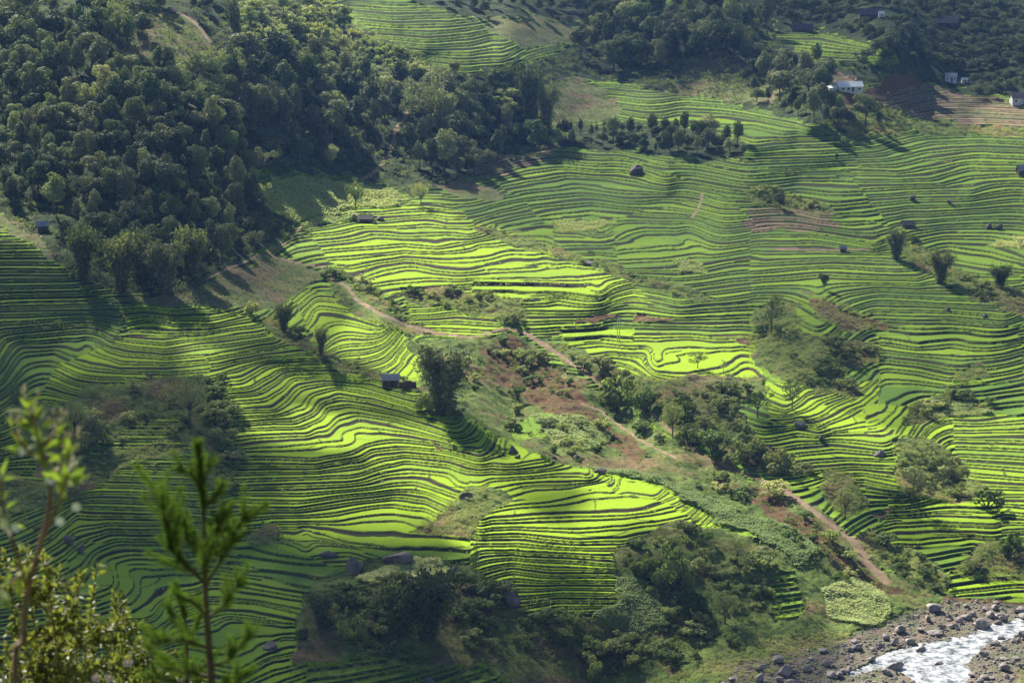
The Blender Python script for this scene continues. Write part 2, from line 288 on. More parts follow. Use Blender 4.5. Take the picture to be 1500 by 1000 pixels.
ZP = [
 (WOOD, LEFTWOOD), (WOOD, MIDWOOD), (WOOD, TREEROW), (WOOD, TOPWOOD), (WOOD, RIGHTWOOD),
 (GRASS, [(300,410),(390,375),(430,385),(470,400),(440,430),(400,450),(340,448),(210,445),(160,432),(240,430)]),
 (GRASS, [(0,312),(50,335),(95,395),(60,370),(0,335)]), (GRASS, [(165,30),(250,20),(310,60),(320,100),(250,105),(200,85)]),
 (GRASS, [(980,130),(1000,85),(1060,80),(1120,90),(1150,120),(1130,150),(1060,150)]), (GRASS, [(800,125),(850,112),(905,150),(900,180),(820,185)]),
 (MAIZE, [(395,262),(450,262),(520,265),(600,290),(610,300),(530,308),(490,312),(440,322),(400,310),(390,285)]), (MAIZE, [(450,330),(470,318),(530,318),(500,326),(470,335)]),
 (RICE, [(355,256),(400,250),(470,262),(480,270),(430,276),(395,285),(370,270)]),
 (GRASS, [(640,265),(690,268),(735,290),(720,296),(660,285)]),
 (SCRUB, GULLY), (SCRUB, BOTTOM), (SCRUB, LEFTSCRUB),
 (SCRUB, [(478,400),(520,405),(555,425),(590,462),(625,482),(600,492),(540,470),(495,440)]),
 (SCRUB, [(590,422),(640,426),(700,430),(735,432),(765,440),(770,470),(745,480),(720,470),(680,460),(640,448),(600,440)]),
 (SCRUB, [(790,500),(830,505),(880,535),(960,560),(1000,552),(1110,552),(1125,570),(1080,600),(1110,650),(1175,670),(1185,700),(1110,692),(1020,650),(940,605),(870,555)]),
 (GRASS, [(990,560),(1100,556),(1110,570),(1075,590),(1060,612),(1000,600)]),
 (SCRUB, [(1095,505),(1105,470),(1130,440),(1160,445),(1175,490),(1230,500),(1290,512),(1290,530),(1220,545),(1262,572),(1240,582),(1150,560),(1112,532)]),
 (SCRUB, [(1180,430),(1220,440),(1260,460),(1300,480),(1250,490),(1200,470)]),
 (SCRUB, [(1285,350),(1320,352),(1380,385),(1440,410),(1500,430),(1500,470),(1440,440),(1390,415),(1340,390)]),
 (SCRUB, [(1320,620),(1345,590),(1400,575),(1450,590),(1462,605),(1400,612),(1360,618)]), (SCRUB, [(1395,555),(1420,540),(1440,535),(1445,550),(1410,565)]),
 (SCRUB, [(1310,650),(1350,640),(1380,655),(1420,690),(1450,720),(1400,735),(1330,730),(1310,700)]),
 (SCRUB, [(1255,790),(1275,770),(1300,790),(1345,810),(1390,850),(1380,870),(1320,840),(1280,820)]),
 (SCRUB, [(1395,840),(1430,800),(1470,790),(1500,800),(1500,850),(1440,852)]), (SCRUB, [(1205,690),(1245,690),(1270,745),(1240,760),(1210,735)]),
 (SCRUB, [(380,460),(420,475),(470,515),(500,530),(560,548),(600,565),(560,558),(470,528),(400,492)]),
 (SCRUB, [(860,385),(890,380),(920,400),(990,420),(1040,440),(1020,445),(940,415),(880,400)]),
 (SCRUB, [(700,335),(760,345),(820,365),(860,380),(850,388),(780,368),(715,348)]),
 (SCRUB, [(1090,280),(1120,275),(1170,290),(1220,310),(1210,316),(1150,305),(1100,300)]),
 (SCRUB, [(0,690),(60,710),(110,690),(150,660),(240,650),(280,660),(200,680),(110,720),(0,760)]),
 (SCRUB, [(360,790),(400,770),(415,785),(405,800),(370,802)]), (SCRUB, [(600,780),(660,735),(695,712),(735,725),(750,735),(725,745),(700,760),(690,790)]),
 (FALLOW, [(1090,305),(1150,305),(1215,316),(1230,336),(1160,342),(1095,338)]), (FALLOW, [(690,232),(770,218),(800,212),(820,225),(770,245),(690,262)]),
 (FALLOW, [(1290,150),(1330,122),(1440,142),(1500,165),(1500,190),(1400,182),(1330,175)]), (FALLOW, [(1200,95),(1230,100),(1255,118),(1220,122)]), (GRASS, [(720,30),(850,28),(868,45),(840,62),(760,68),(720,50)]),
 (SCRUB, [(1215,150),(1290,150),(1330,178),(1320,198),(1260,200),(1225,180)]), (SCRUB, [(1330,180),(1500,190),(1500,200),(1340,195)]),
 (SOIL, [(1205,150),(1222,136),(1260,128),(1298,134),(1302,156),(1245,160)]), (SOIL, [(1256,134),(1296,110),(1325,108),(1360,126),(1300,136)]), (SOIL, [(840,474),(870,466),(900,464),(905,470),(870,476)]), (SOIL, [(930,462),(985,464),(990,470),(940,470)]),
 (SOIL, [(530,430),(552,436),(570,455),(555,450)]), (SOIL, [(725,500),(750,494),(775,512),(770,528),(745,520)]), (SOIL, [(1265,465),(1285,470),(1302,490),(1280,488)]),
 (SOIL, [(1068,500),(1090,500),(1085,512)]), (SOIL, [(968,935),(985,940),(995,985),(975,985)]), (SOIL, [(1285,752),(1305,745),(1298,762)]), (SOIL, [(800,212),(815,208),(830,215),(812,220)]),
 (SOIL, [(208,547),(235,546),(228,553)]), (SOIL, [(1385,874),(1440,872),(1500,874),(1500,884),(1420,882),(1380,886)]), (SOIL, [(870,520),(890,545),(905,570),(885,560)]), (SOIL, [(622,650),(635,656),(648,668),(636,664)]),
 (MAIZE, [(855,688),(905,690),(960,705),(1010,725),(1060,745),(1110,760),(1180,790),(1205,815),(1170,818),(1120,800),(1060,768),(960,712),(870,695)]), (MAIZE, [(780,610),(850,610),(900,640),(880,660),(840,655),(800,640)]),
 (MAIZE, [(905,845),(930,850),(970,880),(985,915),(940,930),(890,920),(860,905),(900,895)]), (MAIZE, [(1205,862),(1250,850),(1300,872),(1310,900),(1270,920),(1220,905)]), (MAIZE, [(600,818),(650,816),(660,835),(600,850),(520,852),(540,840)]),
 (MAIZE, [(1355,598),(1400,588),(1455,595),(1460,606),(1400,612),(1360,614)]), (MAIZE, [(800,330),(830,323),(880,325),(905,330),(870,340),(820,338)]), (MAIZE, [(985,385),(1010,380),(1040,388),(1035,402),(1000,405)]), (MAIZE, [(1230,205),(1275,210),(1260,216),(1235,212)]), (MAIZE, [(1450,356),(1500,350),(1500,362),(1470,364)]),
 (RICE, [(800,602),(870,598),(875,620),(820,632),(790,640),(750,650),(750,625)]), (RICE, [(855,563),(882,563),(878,572),(855,572)]), (RICE, [(1136,845),(1150,828),(1168,830),(1165,850),(1180,860),(1170,905),(1140,905)]),
 (SOIL, [(700,508),(790,515),(850,572),(900,622),(960,662),(930,676),(860,640),(780,590),(720,555)]), (SOIL, [(1040,692),(1110,708),(1200,768),(1262,832),(1335,868),(1300,878),(1230,832),(1150,772)]), (RICE, [(1140,52),(1200,44),(1300,72),(1312,92),(1262,97),(1185,92)]),
 (RICE, [(1130,700),(1200,700),(1215,725),(1190,730),(1145,712)]), (RICE, [(420,975),(500,965),(700,980),(760,1000),(420,1000)]), (RICE, [(788,905),(820,900),(842,915),(815,922)]), (RICE, [(700,815),(720,825),(755,860),(735,868),(705,835)]),
 (RICE, [(1310,735),(1330,735),(1340,755),(1305,762)]), (RICE, [(1395,842),(1430,838),(1500,842),(1500,868),(1400,868)]), (RICE, [(200,615),(250,610),(270,625),(240,640),(160,642)]), (RICE, [(560,520),(620,525),(615,545),(545,545),(530,530)]),
 (SCRUB, [(985,985),(1130,930),(1240,930),(1100,1000),(985,1000)]), (GRAVEL, [(1050,1000),(1095,972),(1150,945),(1200,935),(1245,935),(1290,918),(1325,900),(1390,882),(1500,876),(1500,1000)]),
 (GRASS, [(1110,935),(1200,918),(1255,934),(1215,950),(1130,955)]), (GRASS, [(1470,1000),(1500,975),(1500,1000)]),
]
PATHS = [(3,[(250,12),(285,35),(308,62)]),(4,[(600,160),(580,190),(570,225),(553,248),(532,262)]),(2.2,[(300,410),(330,395),(365,380),(390,370),(425,352),(432,340),(455,324),(500,314)]),
 (2.6,[(390,370),(410,380),(440,387),(475,392),(483,408),(505,418)]),(3.8,[(505,418),(520,438),(560,462),(600,478),(640,488)]),(2.6,[(640,488),(690,495),(720,486),(745,481),(770,488)]),
 (4,[(770,488),(800,508),(830,528),(860,548)]),(2.8,[(860,548),(880,566),(930,592),(960,610)]),(3.4,[(960,610),(985,635),(1010,655),(1050,678),(1090,695),(1140,712)]),(6,[(1140,712),(1180,742),(1215,768),(1250,792)]),(9,[(1250,792),(1270,825),(1300,852)]),
 (2.5,[(850,590),(880,602),(930,640),(990,672)]),(2.5,[(1028,285),(1025,300),(1012,320)]),(2.2,[(1135,365),(1270,366)]),(2,[(1370,20),(1400,40)])]
WATER = [(1500,906),(1455,917),(1420,932),(1380,941),(1330,947),(1300,953),(1288,964),(1240,984),(1246,990),(1292,978),(1318,982),(1345,1000),(1412,1000),(1425,985),(1415,972),(1432,955),(1448,940),(1500,925)]

def segdist(px, py, pl):
    d = np.full(px.shape, 1e9)
    for (x0, y0), (x1, y1) in zip(pl, pl[1:]):
        t = np.clip(((px-x0)*(x1-x0)+(py-y0)*(y1-y0))/((x1-x0)**2+(y1-y0)**2), 0, 1)
        d = np.minimum(d, np.hypot(px-x0-t*(x1-x0), (py-y0-t*(y1-y0))*1.25))
    return d
MZ = 2; MX0, MY0 = -160, -120
my, mx = np.mgrid[MY0:1121:MZ, MX0:1661:MZ].astype(float)
cx, cy = np.clip(mx, 2, 1497), np.clip(my, 2, 997)
ZMAP = np.zeros(mx.shape, np.int8)
for code, poly in ZP: ZMAP[inside(cx, cy, poly)] = code
PMAP = np.full(mx.shape, 1e3, np.float32)                       # distance to the nearest path, in its half widths
for hw, pl in PATHS:
    PMAP = np.minimum(PMAP, segdist(mx, my, pl)/hw)
WMAP = inside(np.minimum(mx, 1497), np.minimum(my, 997), WATER)
def mlook(M, px, py):
    i = np.clip(((px-MX0)/MZ+.5).astype(int), 0, M.shape[1]-1); j = np.clip(((py-MY0)/MZ+.5).astype(int), 0, M.shape[0]-1)
    return M[j, i]
RMAP = np.zeros(mx.shape, np.int16)
for i, (poly, *_) in enumerate(RP): RMAP[inside(mx, my, poly)] = i
zg = sample(GR, mx, my); dz = np.abs(np.gradient(zg, MZ, axis=0))
STEP = []; TONE = np.array([r[2] for r in RP])
for i, (poly, sp, tone, *_) in enumerate(RP):
    m = (RMAP == i) & (mx > -20) & (mx < 1520) & (my > -20) & (my < 1020)
    STEP.append(float(np.clip(np.median(dz[m])*sp*.66, .13, .9)) if m.any() else .45)
STEP = np.array(STEP); SPX = np.array([float(r[1]) for r in RP])

def base_xyz(px, py):
    z = sample(GR, px, py); rx, ry, rz = ray(px, py); t = (ZC-z)/(-rz)
    return rx*t*K, ry*t*K, z*K
def jitter(x, y): return (fbm(x/12, y/12, 11, 3)-.5)*34, (fbm(x/12, y/12, 14, 3)-.5)*24
def ground(px, py):
    """stepped ground: x, y, z, zone, riser, tone for survey positions px, py"""
    px = np.asarray(px, float); py = np.asarray(py, float)
    x, y, z = base_xyz(px, py)
    jx, jy = jitter(x, y)
    zone = mlook(ZMAP, px+jx, py+jy); pd = mlook(PMAP, px+jx*.14, py+jy*.13)*(.95+.9*vnoise(x/7, y/7, 61))
    rp = mlook(RMAP, px+jx*.35, py+jy*.35); s = STEP[rp]*K
    terr = (zone == RICE) | (zone == FALLOW)
    P = z/s+.55*(vnoise(x/38, y/38, 3)-.5)+.42*(vnoise(x/11, y/11, 4)-.5)+.09*(vnoise(x/3.5, y/3.5, 5)-.5)+rp*.37
    P = P+.7/(2*math.pi*.41)*np.sin(2*math.pi*.41*P+rp+5*vnoise(x/70, y/70, 6))
    zd = sample(GR, px, py+1.5); zr = sample(GR, px+2.0, py); slope = np.hypot((zd-z/K)/1.5, (zr-z/K)/2.0)*K/s      # treads passed per pixel
    n = np.floor(P); f = P-n
    h1 = vnoise(x/30+n*17.31, y/30+n*9.17, 21); split = (h1 > .68) & (SPX[rp] > 10)
    wr = np.clip(.9*slope, .05, .2)
    zt = s*(n+.5-.55*(vnoise(x/38, y/38, 3)-.5)*0-rp*.37)
    # riser at the back of each tread; some treads carry a second, lower bund
    def st(t): t = np.clip(t, 0, 1); return t*t*(3-2*t)
    up = st((f-(1-wr))/wr)
    sp = np.where(split, st((f-.46)/(.1))*.5-.25, 0)*(1-up)
    sp = sp+np.where(split, up*0, 0)
    zz = zt+s*(up+sp)
    lip = np.where((f < .6*slope) & (f < .1), .13, 0)
    zz = zz+lip
    # keep the stepped ground near the smooth hill
    zz = z+np.clip(zz-z, -1.1*s, 1.1*s)*1.0
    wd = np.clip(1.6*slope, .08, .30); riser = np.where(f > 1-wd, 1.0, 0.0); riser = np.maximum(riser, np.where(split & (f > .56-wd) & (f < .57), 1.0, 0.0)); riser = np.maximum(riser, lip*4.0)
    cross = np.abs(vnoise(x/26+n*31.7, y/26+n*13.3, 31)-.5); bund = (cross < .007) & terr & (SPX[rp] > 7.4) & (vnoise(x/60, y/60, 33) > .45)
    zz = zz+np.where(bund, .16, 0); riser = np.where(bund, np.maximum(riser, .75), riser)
    rough = fbm(x/9, y/9, 40, 4)-.5
    zs = z+np.where(zone == GRAVEL, rough*.8+(vnoise(x/1.3, y/1.3, 44)-.5)*.45, np.where(zone == GRASS, rough*1.6, np.where(zone == SOIL, rough*3.0, rough*3.4)))
    zs = z+(zs-z)*np.where(zone == GRAVEL, 1, np.clip((pd-1)/4, .15, 1))
    zs = zs-np.where(mlook(WMAP, px, py), 1.0, 0)
    zo = np.where(terr, zz, zs)
    onpath = (pd < 1.0) & (zone != GRAVEL)
    zo = np.where(onpath, z+.12*rough, zo); zone = np.where(onpath, PATH, zone)
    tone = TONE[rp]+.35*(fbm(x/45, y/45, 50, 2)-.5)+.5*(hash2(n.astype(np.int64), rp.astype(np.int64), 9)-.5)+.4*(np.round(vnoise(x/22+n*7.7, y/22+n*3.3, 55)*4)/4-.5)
    return x, y, zo, zone, np.where(terr, riser, 0), tone
def at(px, py, dz=0.0):
    x, y, z, *_ = ground(np.array([px]), np.array([py])); return Vector((float(x[0]), float(y[0]), float(z[0])+dz))
def smooth_at(px, py):
    x, y, z = base_xyz(np.array([px]), np.array([py])); return Vector((float(x[0]), float(y[0]), float(z[0])))
def ppm(px, py):                       # photo pixels per metre at a survey position
    p = smooth_at(px, py)-Vector(CAM); return F/p.length

# ------------------------------------------------------------------ materials
def mat(name):
    m = bpy.data.materials.new(name); m.use_nodes = True; m.node_tree.nodes.clear(); return m, m.node_tree
class N:
    def __init__(s, t): s.t = t
    def n(s, typ, **kw):
        o = s.t.nodes.new(typ)
        for k, v in kw.items():
            if k.startswith('i_'):
                key = k[2:]; key = int(key) if key.isdigit() else key; o.inputs[key].default_value = v
            else: setattr(o, k, v)
        return o
    def l(s, a, b): s.t.links.new(a, b)
    def attr(s, nm): return s.n('ShaderNodeAttribute', attribute_name=nm).outputs['Fac']
    def noise(s, scale, detail=3, rough=.6, vec=None):
        o = s.n('ShaderNodeTexNoise'); o.inputs['Scale'].default_value = scale; o.inputs['Detail'].default_value = detail; o.inputs['Roughness'].default_value = rough
        s.l(vec or s.n('ShaderNodeTexCoord').outputs['Object'], o.inputs['Vector']); return o.outputs['Fac']
    def ramp(s, f, lo, hi, a=0.0, b=1.0):
        o = s.n('ShaderNodeMapRange', clamp=True); s.l(f, o.inputs[0]); o.inputs[1].default_value = lo; o.inputs[2].default_value = hi; o.inputs[3].default_value = a; o.inputs[4].default_value = b; return o.outputs[0]
    def mix(s, f, a, b, mode='MIX'):
        o = s.n('ShaderNodeMix', data_type='RGBA', blend_type=mode)
        for v, i in ((f, 0), (a, 6), (b, 7)):
            if isinstance(v, (int, float)): o.inputs[i].default_value = v
            elif isinstance(v, tuple): o.inputs[i].default_value = (*v, 1)
            else: s.l(v, o.inputs[i])
        return o.outputs[2]
    def math(s, op, a, b):
        o = s.n('ShaderNodeMath', operation=op)
        for v, i in ((a, 0), (b, 1)):
            if isinstance(v, (int, float)): o.inputs[i].default_value = v
            else: s.l(v, o.inputs[i])
        return o.outputs[0]
    def val(s, f, lo, hi):               # grey multiplier
        r = s.ramp(f, .25, .75, lo, hi); o = s.n('ShaderNodeCombineColor'); [s.l(r, o.inputs[i]) for i in range(3)]; return o.outputs[0]
    def out(s, sh): o = s.n('ShaderNodeOutputMaterial'); s.l(sh, o.inputs[0])
    def diffuse(s, c, rough=.9, bump=None, spec=.15):
        b = s.n('ShaderNodeBsdfPrincipled'); b.inputs['Roughness'].default_value = rough; b.inputs['Specular IOR Level'].default_value = spec
        if isinstance(c, tuple): b.inputs['Base Color'].default_value = (*c, 1)
        else: s.l(c, b.inputs['Base Color'])
        if bump: s.l(bump, b.inputs['Normal'])
        return b
    def bump(s, f, dist=.1, strength=1.0):
        o = s.n('ShaderNodeBump'); s.l(f, o.inputs['Height']); o.inputs['Distance'].default_value = dist; o.inputs['Strength'].default_value = strength; return o.outputs[0]

def rice_mat():
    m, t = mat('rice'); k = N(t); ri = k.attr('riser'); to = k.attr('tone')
    fine = k.noise(1.6, 4, .7); mid = k.noise(.22, 3); big = k.noise(.03, 3)
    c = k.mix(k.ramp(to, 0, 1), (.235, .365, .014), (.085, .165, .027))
    c = k.mix(k.ramp(big, .4, .7, 0, .35), c, (.17, .26, .012))
    c = k.mix(k.ramp(mid, .55, .75, 0, .4), c, (.17, .25, .03))
    c = k.mix(1.0, c, k.val(fine, .72, 1.22), 'MULTIPLY')
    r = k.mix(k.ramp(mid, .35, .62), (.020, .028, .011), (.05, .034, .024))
    r = k.mix(k.ramp(to, .35, .9, 0, .8), r, (.055, .075, .028)); r = k.mix(k.ramp(big, .45, .6, 0, .6), r, (.026, .04, .012)); r = k.mix(1.0, r, k.val(fine, .55, 1.4), 'MULTIPLY')  # duller patches get paler risers: grass, plus haze put into the colour
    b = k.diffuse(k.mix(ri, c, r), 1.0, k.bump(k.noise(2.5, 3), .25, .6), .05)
    k.out(b.outputs[0]); return m
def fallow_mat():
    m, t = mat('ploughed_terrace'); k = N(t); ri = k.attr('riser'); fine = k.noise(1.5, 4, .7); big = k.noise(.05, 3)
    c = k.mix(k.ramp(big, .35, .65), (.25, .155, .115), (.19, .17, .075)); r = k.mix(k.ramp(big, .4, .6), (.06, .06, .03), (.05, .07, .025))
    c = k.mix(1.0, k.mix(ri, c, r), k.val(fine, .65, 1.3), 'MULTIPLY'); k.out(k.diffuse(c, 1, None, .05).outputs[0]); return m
def ground_mat():
    m, t = mat('hillside'); k = N(t); fine = k.noise(1.2, 4, .75); mid = k.noise(.16, 4, .65); big = k.noise(.035, 3)
    c = k.mix(k.ramp(mid, .38, .62), (.055, .09, .022), (.13, .17, .045)); c = k.mix(k.ramp(big, .49, .62, 0, .85), c, (.16, .105, .06))
    g = k.mix(k.ramp(mid, .35, .6), (.075, .115, .032), (.15, .15, .065)); g = k.mix(1.0, g, k.val(k.noise(.7, 4, .75), .45, 1.5), 'MULTIPLY'); g = k.mix(k.ramp(big, .5, .62, 0, .7), g, (.15, .10, .07))
    so = k.mix(k.ramp(mid, .35, .65), (.14, .06, .034), (.11, .075, .04)); so = k.mix(k.ramp(fine, .48, .62, 0, .85), so, (.06, .07, .03))
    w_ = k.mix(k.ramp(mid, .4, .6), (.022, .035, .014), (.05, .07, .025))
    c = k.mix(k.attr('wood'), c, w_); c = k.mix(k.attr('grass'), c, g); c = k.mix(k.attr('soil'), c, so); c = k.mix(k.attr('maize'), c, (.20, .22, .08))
    c = k.mix(1.0, c, k.val(fine, .55, 1.45), 'MULTIPLY')
    k.out(k.diffuse(c, 1, k.bump(fine, .6, .7), .05).outputs[0]); return m
def simple_mat(name, c1, c2, scale=.5, rough=.9, fine=2.0, lo=.7, hi=1.3, bump=0, spec=.2, metal=0):
    m, t = mat(name); k = N(t); c = k.mix(k.ramp(k.noise(scale, 4), .35, .65), c1, c2); f = k.noise(fine, 4, .7)
    c = k.mix(1.0, c, k.val(f, lo, hi), 'MULTIPLY'); b = k.diffuse(c, rough, k.bump(f, bump) if bump else None, spec); b.inputs['Metallic'].default_value = metal; k.out(b.outputs[0]); return m
def leaf_mat(name, dark, light, trans=.22, tint=.25, gloss=.0):
    m, t = mat(name); k = N(t); rnd = k.n('ShaderNodeObjectInfo').outputs['Random']; tn = k.attr('tint')
    c = k.mix(tn, dark, light); hs = k.n('ShaderNodeHueSaturation'); k.l(c, hs.inputs['Color'])
    k.l(k.ramp(rnd, 0, 1, .5-.045*tint/.25, .5+.03), hs.inputs['Hue']); k.l(k.ramp(rnd, 0, 1, 1.4, .6), hs.inputs['Value']); k.l(k.ramp(rnd, 0, 1, .85, 1.1), hs.inputs['Saturation'])
    d = k.diffuse(hs.outputs[0], .55 if gloss else .8, None, .3+gloss); tr = k.n('ShaderNodeBsdfTranslucent')
    tc = k.mix(1.0, hs.outputs[0], (1.25, 1.35, .6), 'MULTIPLY'); k.l(tc, tr.inputs[0]); mx_ = k.n('ShaderNodeMixShader'); mx_.inputs[0].default_value = trans
    k.l(d.outputs[0], mx_.inputs[1]); k.l(tr.outputs[0], mx_.inputs[2]); k.out(mx_.outputs[0]); return m
M = {}
M['rice'] = rice_mat(); M['fallow'] = fallow_mat(); M['ground'] = ground_mat()
M['path'] = simple_mat('dirt_path', (.15, .095, .055), (.25, .175, .11), .2, 1, 1.2, .55, 1.35)
M['gravel'] = simple_mat('river_gravel', (.16, .115, .085), (.085, .10, .045), .12, .95, 1.8, .5, 1.5, .3)
M['rock'] = simple_mat('river_rock', (.16, .14, .13), (.30, .265, .25), .7, .85, 4, .6, 1.3, .1)
M['dark_rock'] = simple_mat('dark_rock', (.085, .072, .07), (.15, .13, .12), .6, .85, 3, .55, 1.4, .15)
M['bark'] = simple_mat('bark', (.09, .07, .05), (.15, .125, .10), 2, .95, 8)
M['leaf_dark'] = leaf_mat('leaf_dark', (0.05, 0.075, 0.03), (0.12, 0.15, 0.058))
M['leaf_mid'] = leaf_mat('leaf_mid', (0.07, 0.105, 0.035), (0.16, 0.2, 0.07))
M['leaf_pale'] = leaf_mat('leaf_pale', (0.13, 0.175, 0.055), (0.27, 0.32, 0.115))
M['bamboo_leaf'] = leaf_mat('bamboo_leaf', (0.06, 0.09, 0.033), (0.16, 0.19, 0.068), .4)
M['maize'] = leaf_mat('maize_leaf', (.29, .38, .12), (.50, .55, .25), .4)
M['scrub_leaf'] = leaf_mat('scrub_leaf', (0.13, 0.18, 0.045), (0.29, 0.33, 0.10), .35)
M['leaf_sunlit'] = leaf_mat('leaf_sunlit', (.19, .24, .09), (.36, .42, .19), .4)  # paler leaf: sunlight on the ridge scrub put into the colour
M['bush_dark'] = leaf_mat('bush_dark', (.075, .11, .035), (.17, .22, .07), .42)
M['bush_mid'] = leaf_mat('bush_mid', (.11, .155, .045), (.23, .28, .09), .42)
M['bush_pale'] = leaf_mat('bush_pale', (.16, .21, .065), (.31, .36, .13), .42)

# ------------------------------------------------------------------ the ground, one stepped sheet cut along the edges of what covers it
def build_ground():
    xs = np.arange(-150, 1651, 2.0); ys = np.arange(-110, 1111, .8)
    gx, gy = np.meshgrid(xs, ys); sh = gx.shape
    x, y, z, zone, riser, tone = ground(gx, gy)
    V = np.stack([x, y, z], -1).reshape(-1, 3); idx = np.arange(V.shape[0]).reshape(sh)
    Q = np.stack([idx[1:, :-1], idx[1:, 1:], idx[:-1, 1:], idx[:-1, :-1]], -1).reshape(-1, 4)
    zq = zone[1:, :-1].ravel(); zr = zone.ravel()
    groups = {'rice_terraces': ([RICE], M['rice']), 'ploughed_terraces': ([FALLOW], M['fallow']), 'dirt_path': ([PATH], M['path']), 'riverbed': ([GRAVEL], M['gravel']), 'terrain': ([WOOD, SCRUB, GRASS, SOIL, MAIZE], M['ground'])}
    for nm, (codes, m) in groups.items():
        q = Q[np.isin(zq, codes)]; used = np.zeros(len(V), bool); used[q.ravel()] = True
        remap = np.cumsum(used)-1; at_ = {}
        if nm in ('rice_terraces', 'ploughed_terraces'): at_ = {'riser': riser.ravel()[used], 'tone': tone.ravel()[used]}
        if nm == 'terrain':
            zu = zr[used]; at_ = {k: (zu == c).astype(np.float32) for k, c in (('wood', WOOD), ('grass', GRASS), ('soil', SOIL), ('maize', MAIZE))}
        o = obj(nm, mesh_np(nm, V[used], remap[q], [m], at_, smooth=False)); tag(o, kind='structure')
build_ground()

# the river: shallow water over the gravel; froth and sky glare put into its pale streaks
def build_river():
    gx, gy = np.meshgrid(np.arange(1210, 1651, 3.0), np.arange(895, 1111, 1.5)); keep = mlook(WMAP, gx+(vnoise(gx/6, gy/6, 71)-.5)*8, gy+(vnoise(gx/6, gy/6, 72)-.5)*4)
    dil = keep.copy()
    for _ in range(3):
        d = dil.copy(); d[1:] |= dil[:-1]; d[:-1] |= dil[1:]; d[:, 1:] |= dil[:, :-1]; d[:, :-1] |= dil[:, 1:]; dil = d
    rx, ry, rz = ray(gx, gy); t = (ZC+.12)/(-rz); x, y = rx*t*K, ry*t*K
    z = np.full(x.shape, -.12*K)+.10*(fbm(x/1.8, y/2.6, 60, 3)-.5)+.25*(fbm(x/7, y/7, 65, 2)-.5)
    idx = np.arange(x.size).reshape(x.shape); k = dil[:-1, :-1] & dil[1:, 1:]
    Q = np.stack([idx[1:, :-1], idx[1:, 1:], idx[:-1, 1:], idx[:-1, :-1]], -1)[k]
    m, tt = mat('foam_glare_water'); n = N(tt); foam_glare = n.ramp(n.noise(.35, 5, .75), .40, .56)
    c = n.mix(foam_glare, (.06, .07, .065), (.45, .46, .46)); b = n.diffuse(c, .22, n.bump(n.noise(3.0, 4), .12, .8), .6); n.out(b.outputs[0])
    V = np.stack([x, y, z], -1).reshape(-1, 3); used = np.zeros(len(V), bool); used[Q.ravel()] = True; rm = np.cumsum(used)-1
    tag(obj('river', mesh_np('river', V[used], rm[Q], [m], smooth=True)), kind='structure')
build_river()

# the near ridge that the camera and the foreground plants stand on
def near_slope():
    gx, gy = np.meshgrid(np.linspace(-60, 60, 60), np.concatenate([np.linspace(-25, 40, 66), np.linspace(44, 470, 60)])); xx = gx*(1+np.maximum(gy, 0)/60)
    z = CAM[2]-1.6-.36*np.maximum(gy, -3)+(fbm(xx/3, gy/3, 80, 3)-.5)*.35
    idx = np.arange(xx.size).reshape(xx.shape); Q = np.stack([idx[:-1, :-1], idx[:-1, 1:], idx[1:, 1:], idx[1:, :-1]], -1).reshape(-1, 4)
    tag(obj('near_hillside', mesh_np('near_hillside', np.stack([xx, gy, z], -1), Q, [M['ground']], {k: np.zeros(xx.size) for k in ('wood', 'soil', 'maize')} | {'grass': np.full(xx.size, .6)}, True)), kind='structure')
near_slope()

# ------------------------------------------------------------------ plants: prototypes of unit height
def rot_quads(C, size, nrm, rs, aspect=.62, curl=0.0):
    """leaf quads at C facing nrm; returns vertices, faces"""
    n = len(C); nrm = nrm/np.linalg.norm(nrm, axis=1)[:, None]; a = rs.normal(size=(n, 3)); u = np.cross(nrm, a); u /= np.linalg.norm(u, axis=1)[:, None]; v = np.cross(nrm, u)
    s = np.asarray(size).reshape(-1, 1); u = u*s*.5; v = v*s*.5*aspect
    V = np.stack([C-u, C-v*1.0+u*.1, C+u, C+v+u*.1], 1).reshape(-1, 3)
    return V, np.arange(n*4).reshape(n, 4)
def lobes_cloud(lobes, n, rs, up=.35, shell=.74):
    L = np.array(lobes); wts = L[:, 3]**2; pick = rs.choice(len(L), n, p=wts/wts.sum()); d = rs.normal(size=(n, 3)); d /= np.linalg.norm(d, axis=1)[:, None]
    r = L[pick, 3]*(shell+(1.08-shell)*rs.random(n)**.6)
    C = L[pick, :3]+d*r[:, None]*np.array([1, 1, .82]); nrm = d+rs.normal(size=(n, 3))*.6+np.array([0, 0, up]); return C, nrm
def crown_mesh(name, lobes, n, size, m, rs, up=.35, shell=.74):
    C, nr = lobes_cloud(lobes, n, rs, up, shell); V, Q = rot_quads(C, size*(.6+.8*rs.random(n)), nr, rs)
    return mesh_np(name, V, Q, [M[m]], {'tint': np.clip(rs.normal(.5, .28, n), 0, 1)})
def trunk_mesh(name, h, r, tips, rs):
    b = MB(); b.tube([(0, 0, -.06), (rs.normal()*.01, rs.normal()*.01, h*.5), (rs.normal()*.02, rs.normal()*.02, h)], [r*1.3, r, r*.75])
    for t in tips: b.tube([(0, 0, h*.75), ((t[0])*.5, (t[1])*.5, (h*.8+t[2])*.52), (t[0], t[1], t[2])], [r*.6, r*.45, r*.2], 5)
    return b.mesh(name, [M['bark']], True)
TREES = {}
def add_tree(kind, name, trunk, crown, crown_name='crown', trunk_name='trunk'):
    TREES.setdefault(kind, []).append((name, trunk, crown, crown_name, trunk_name))
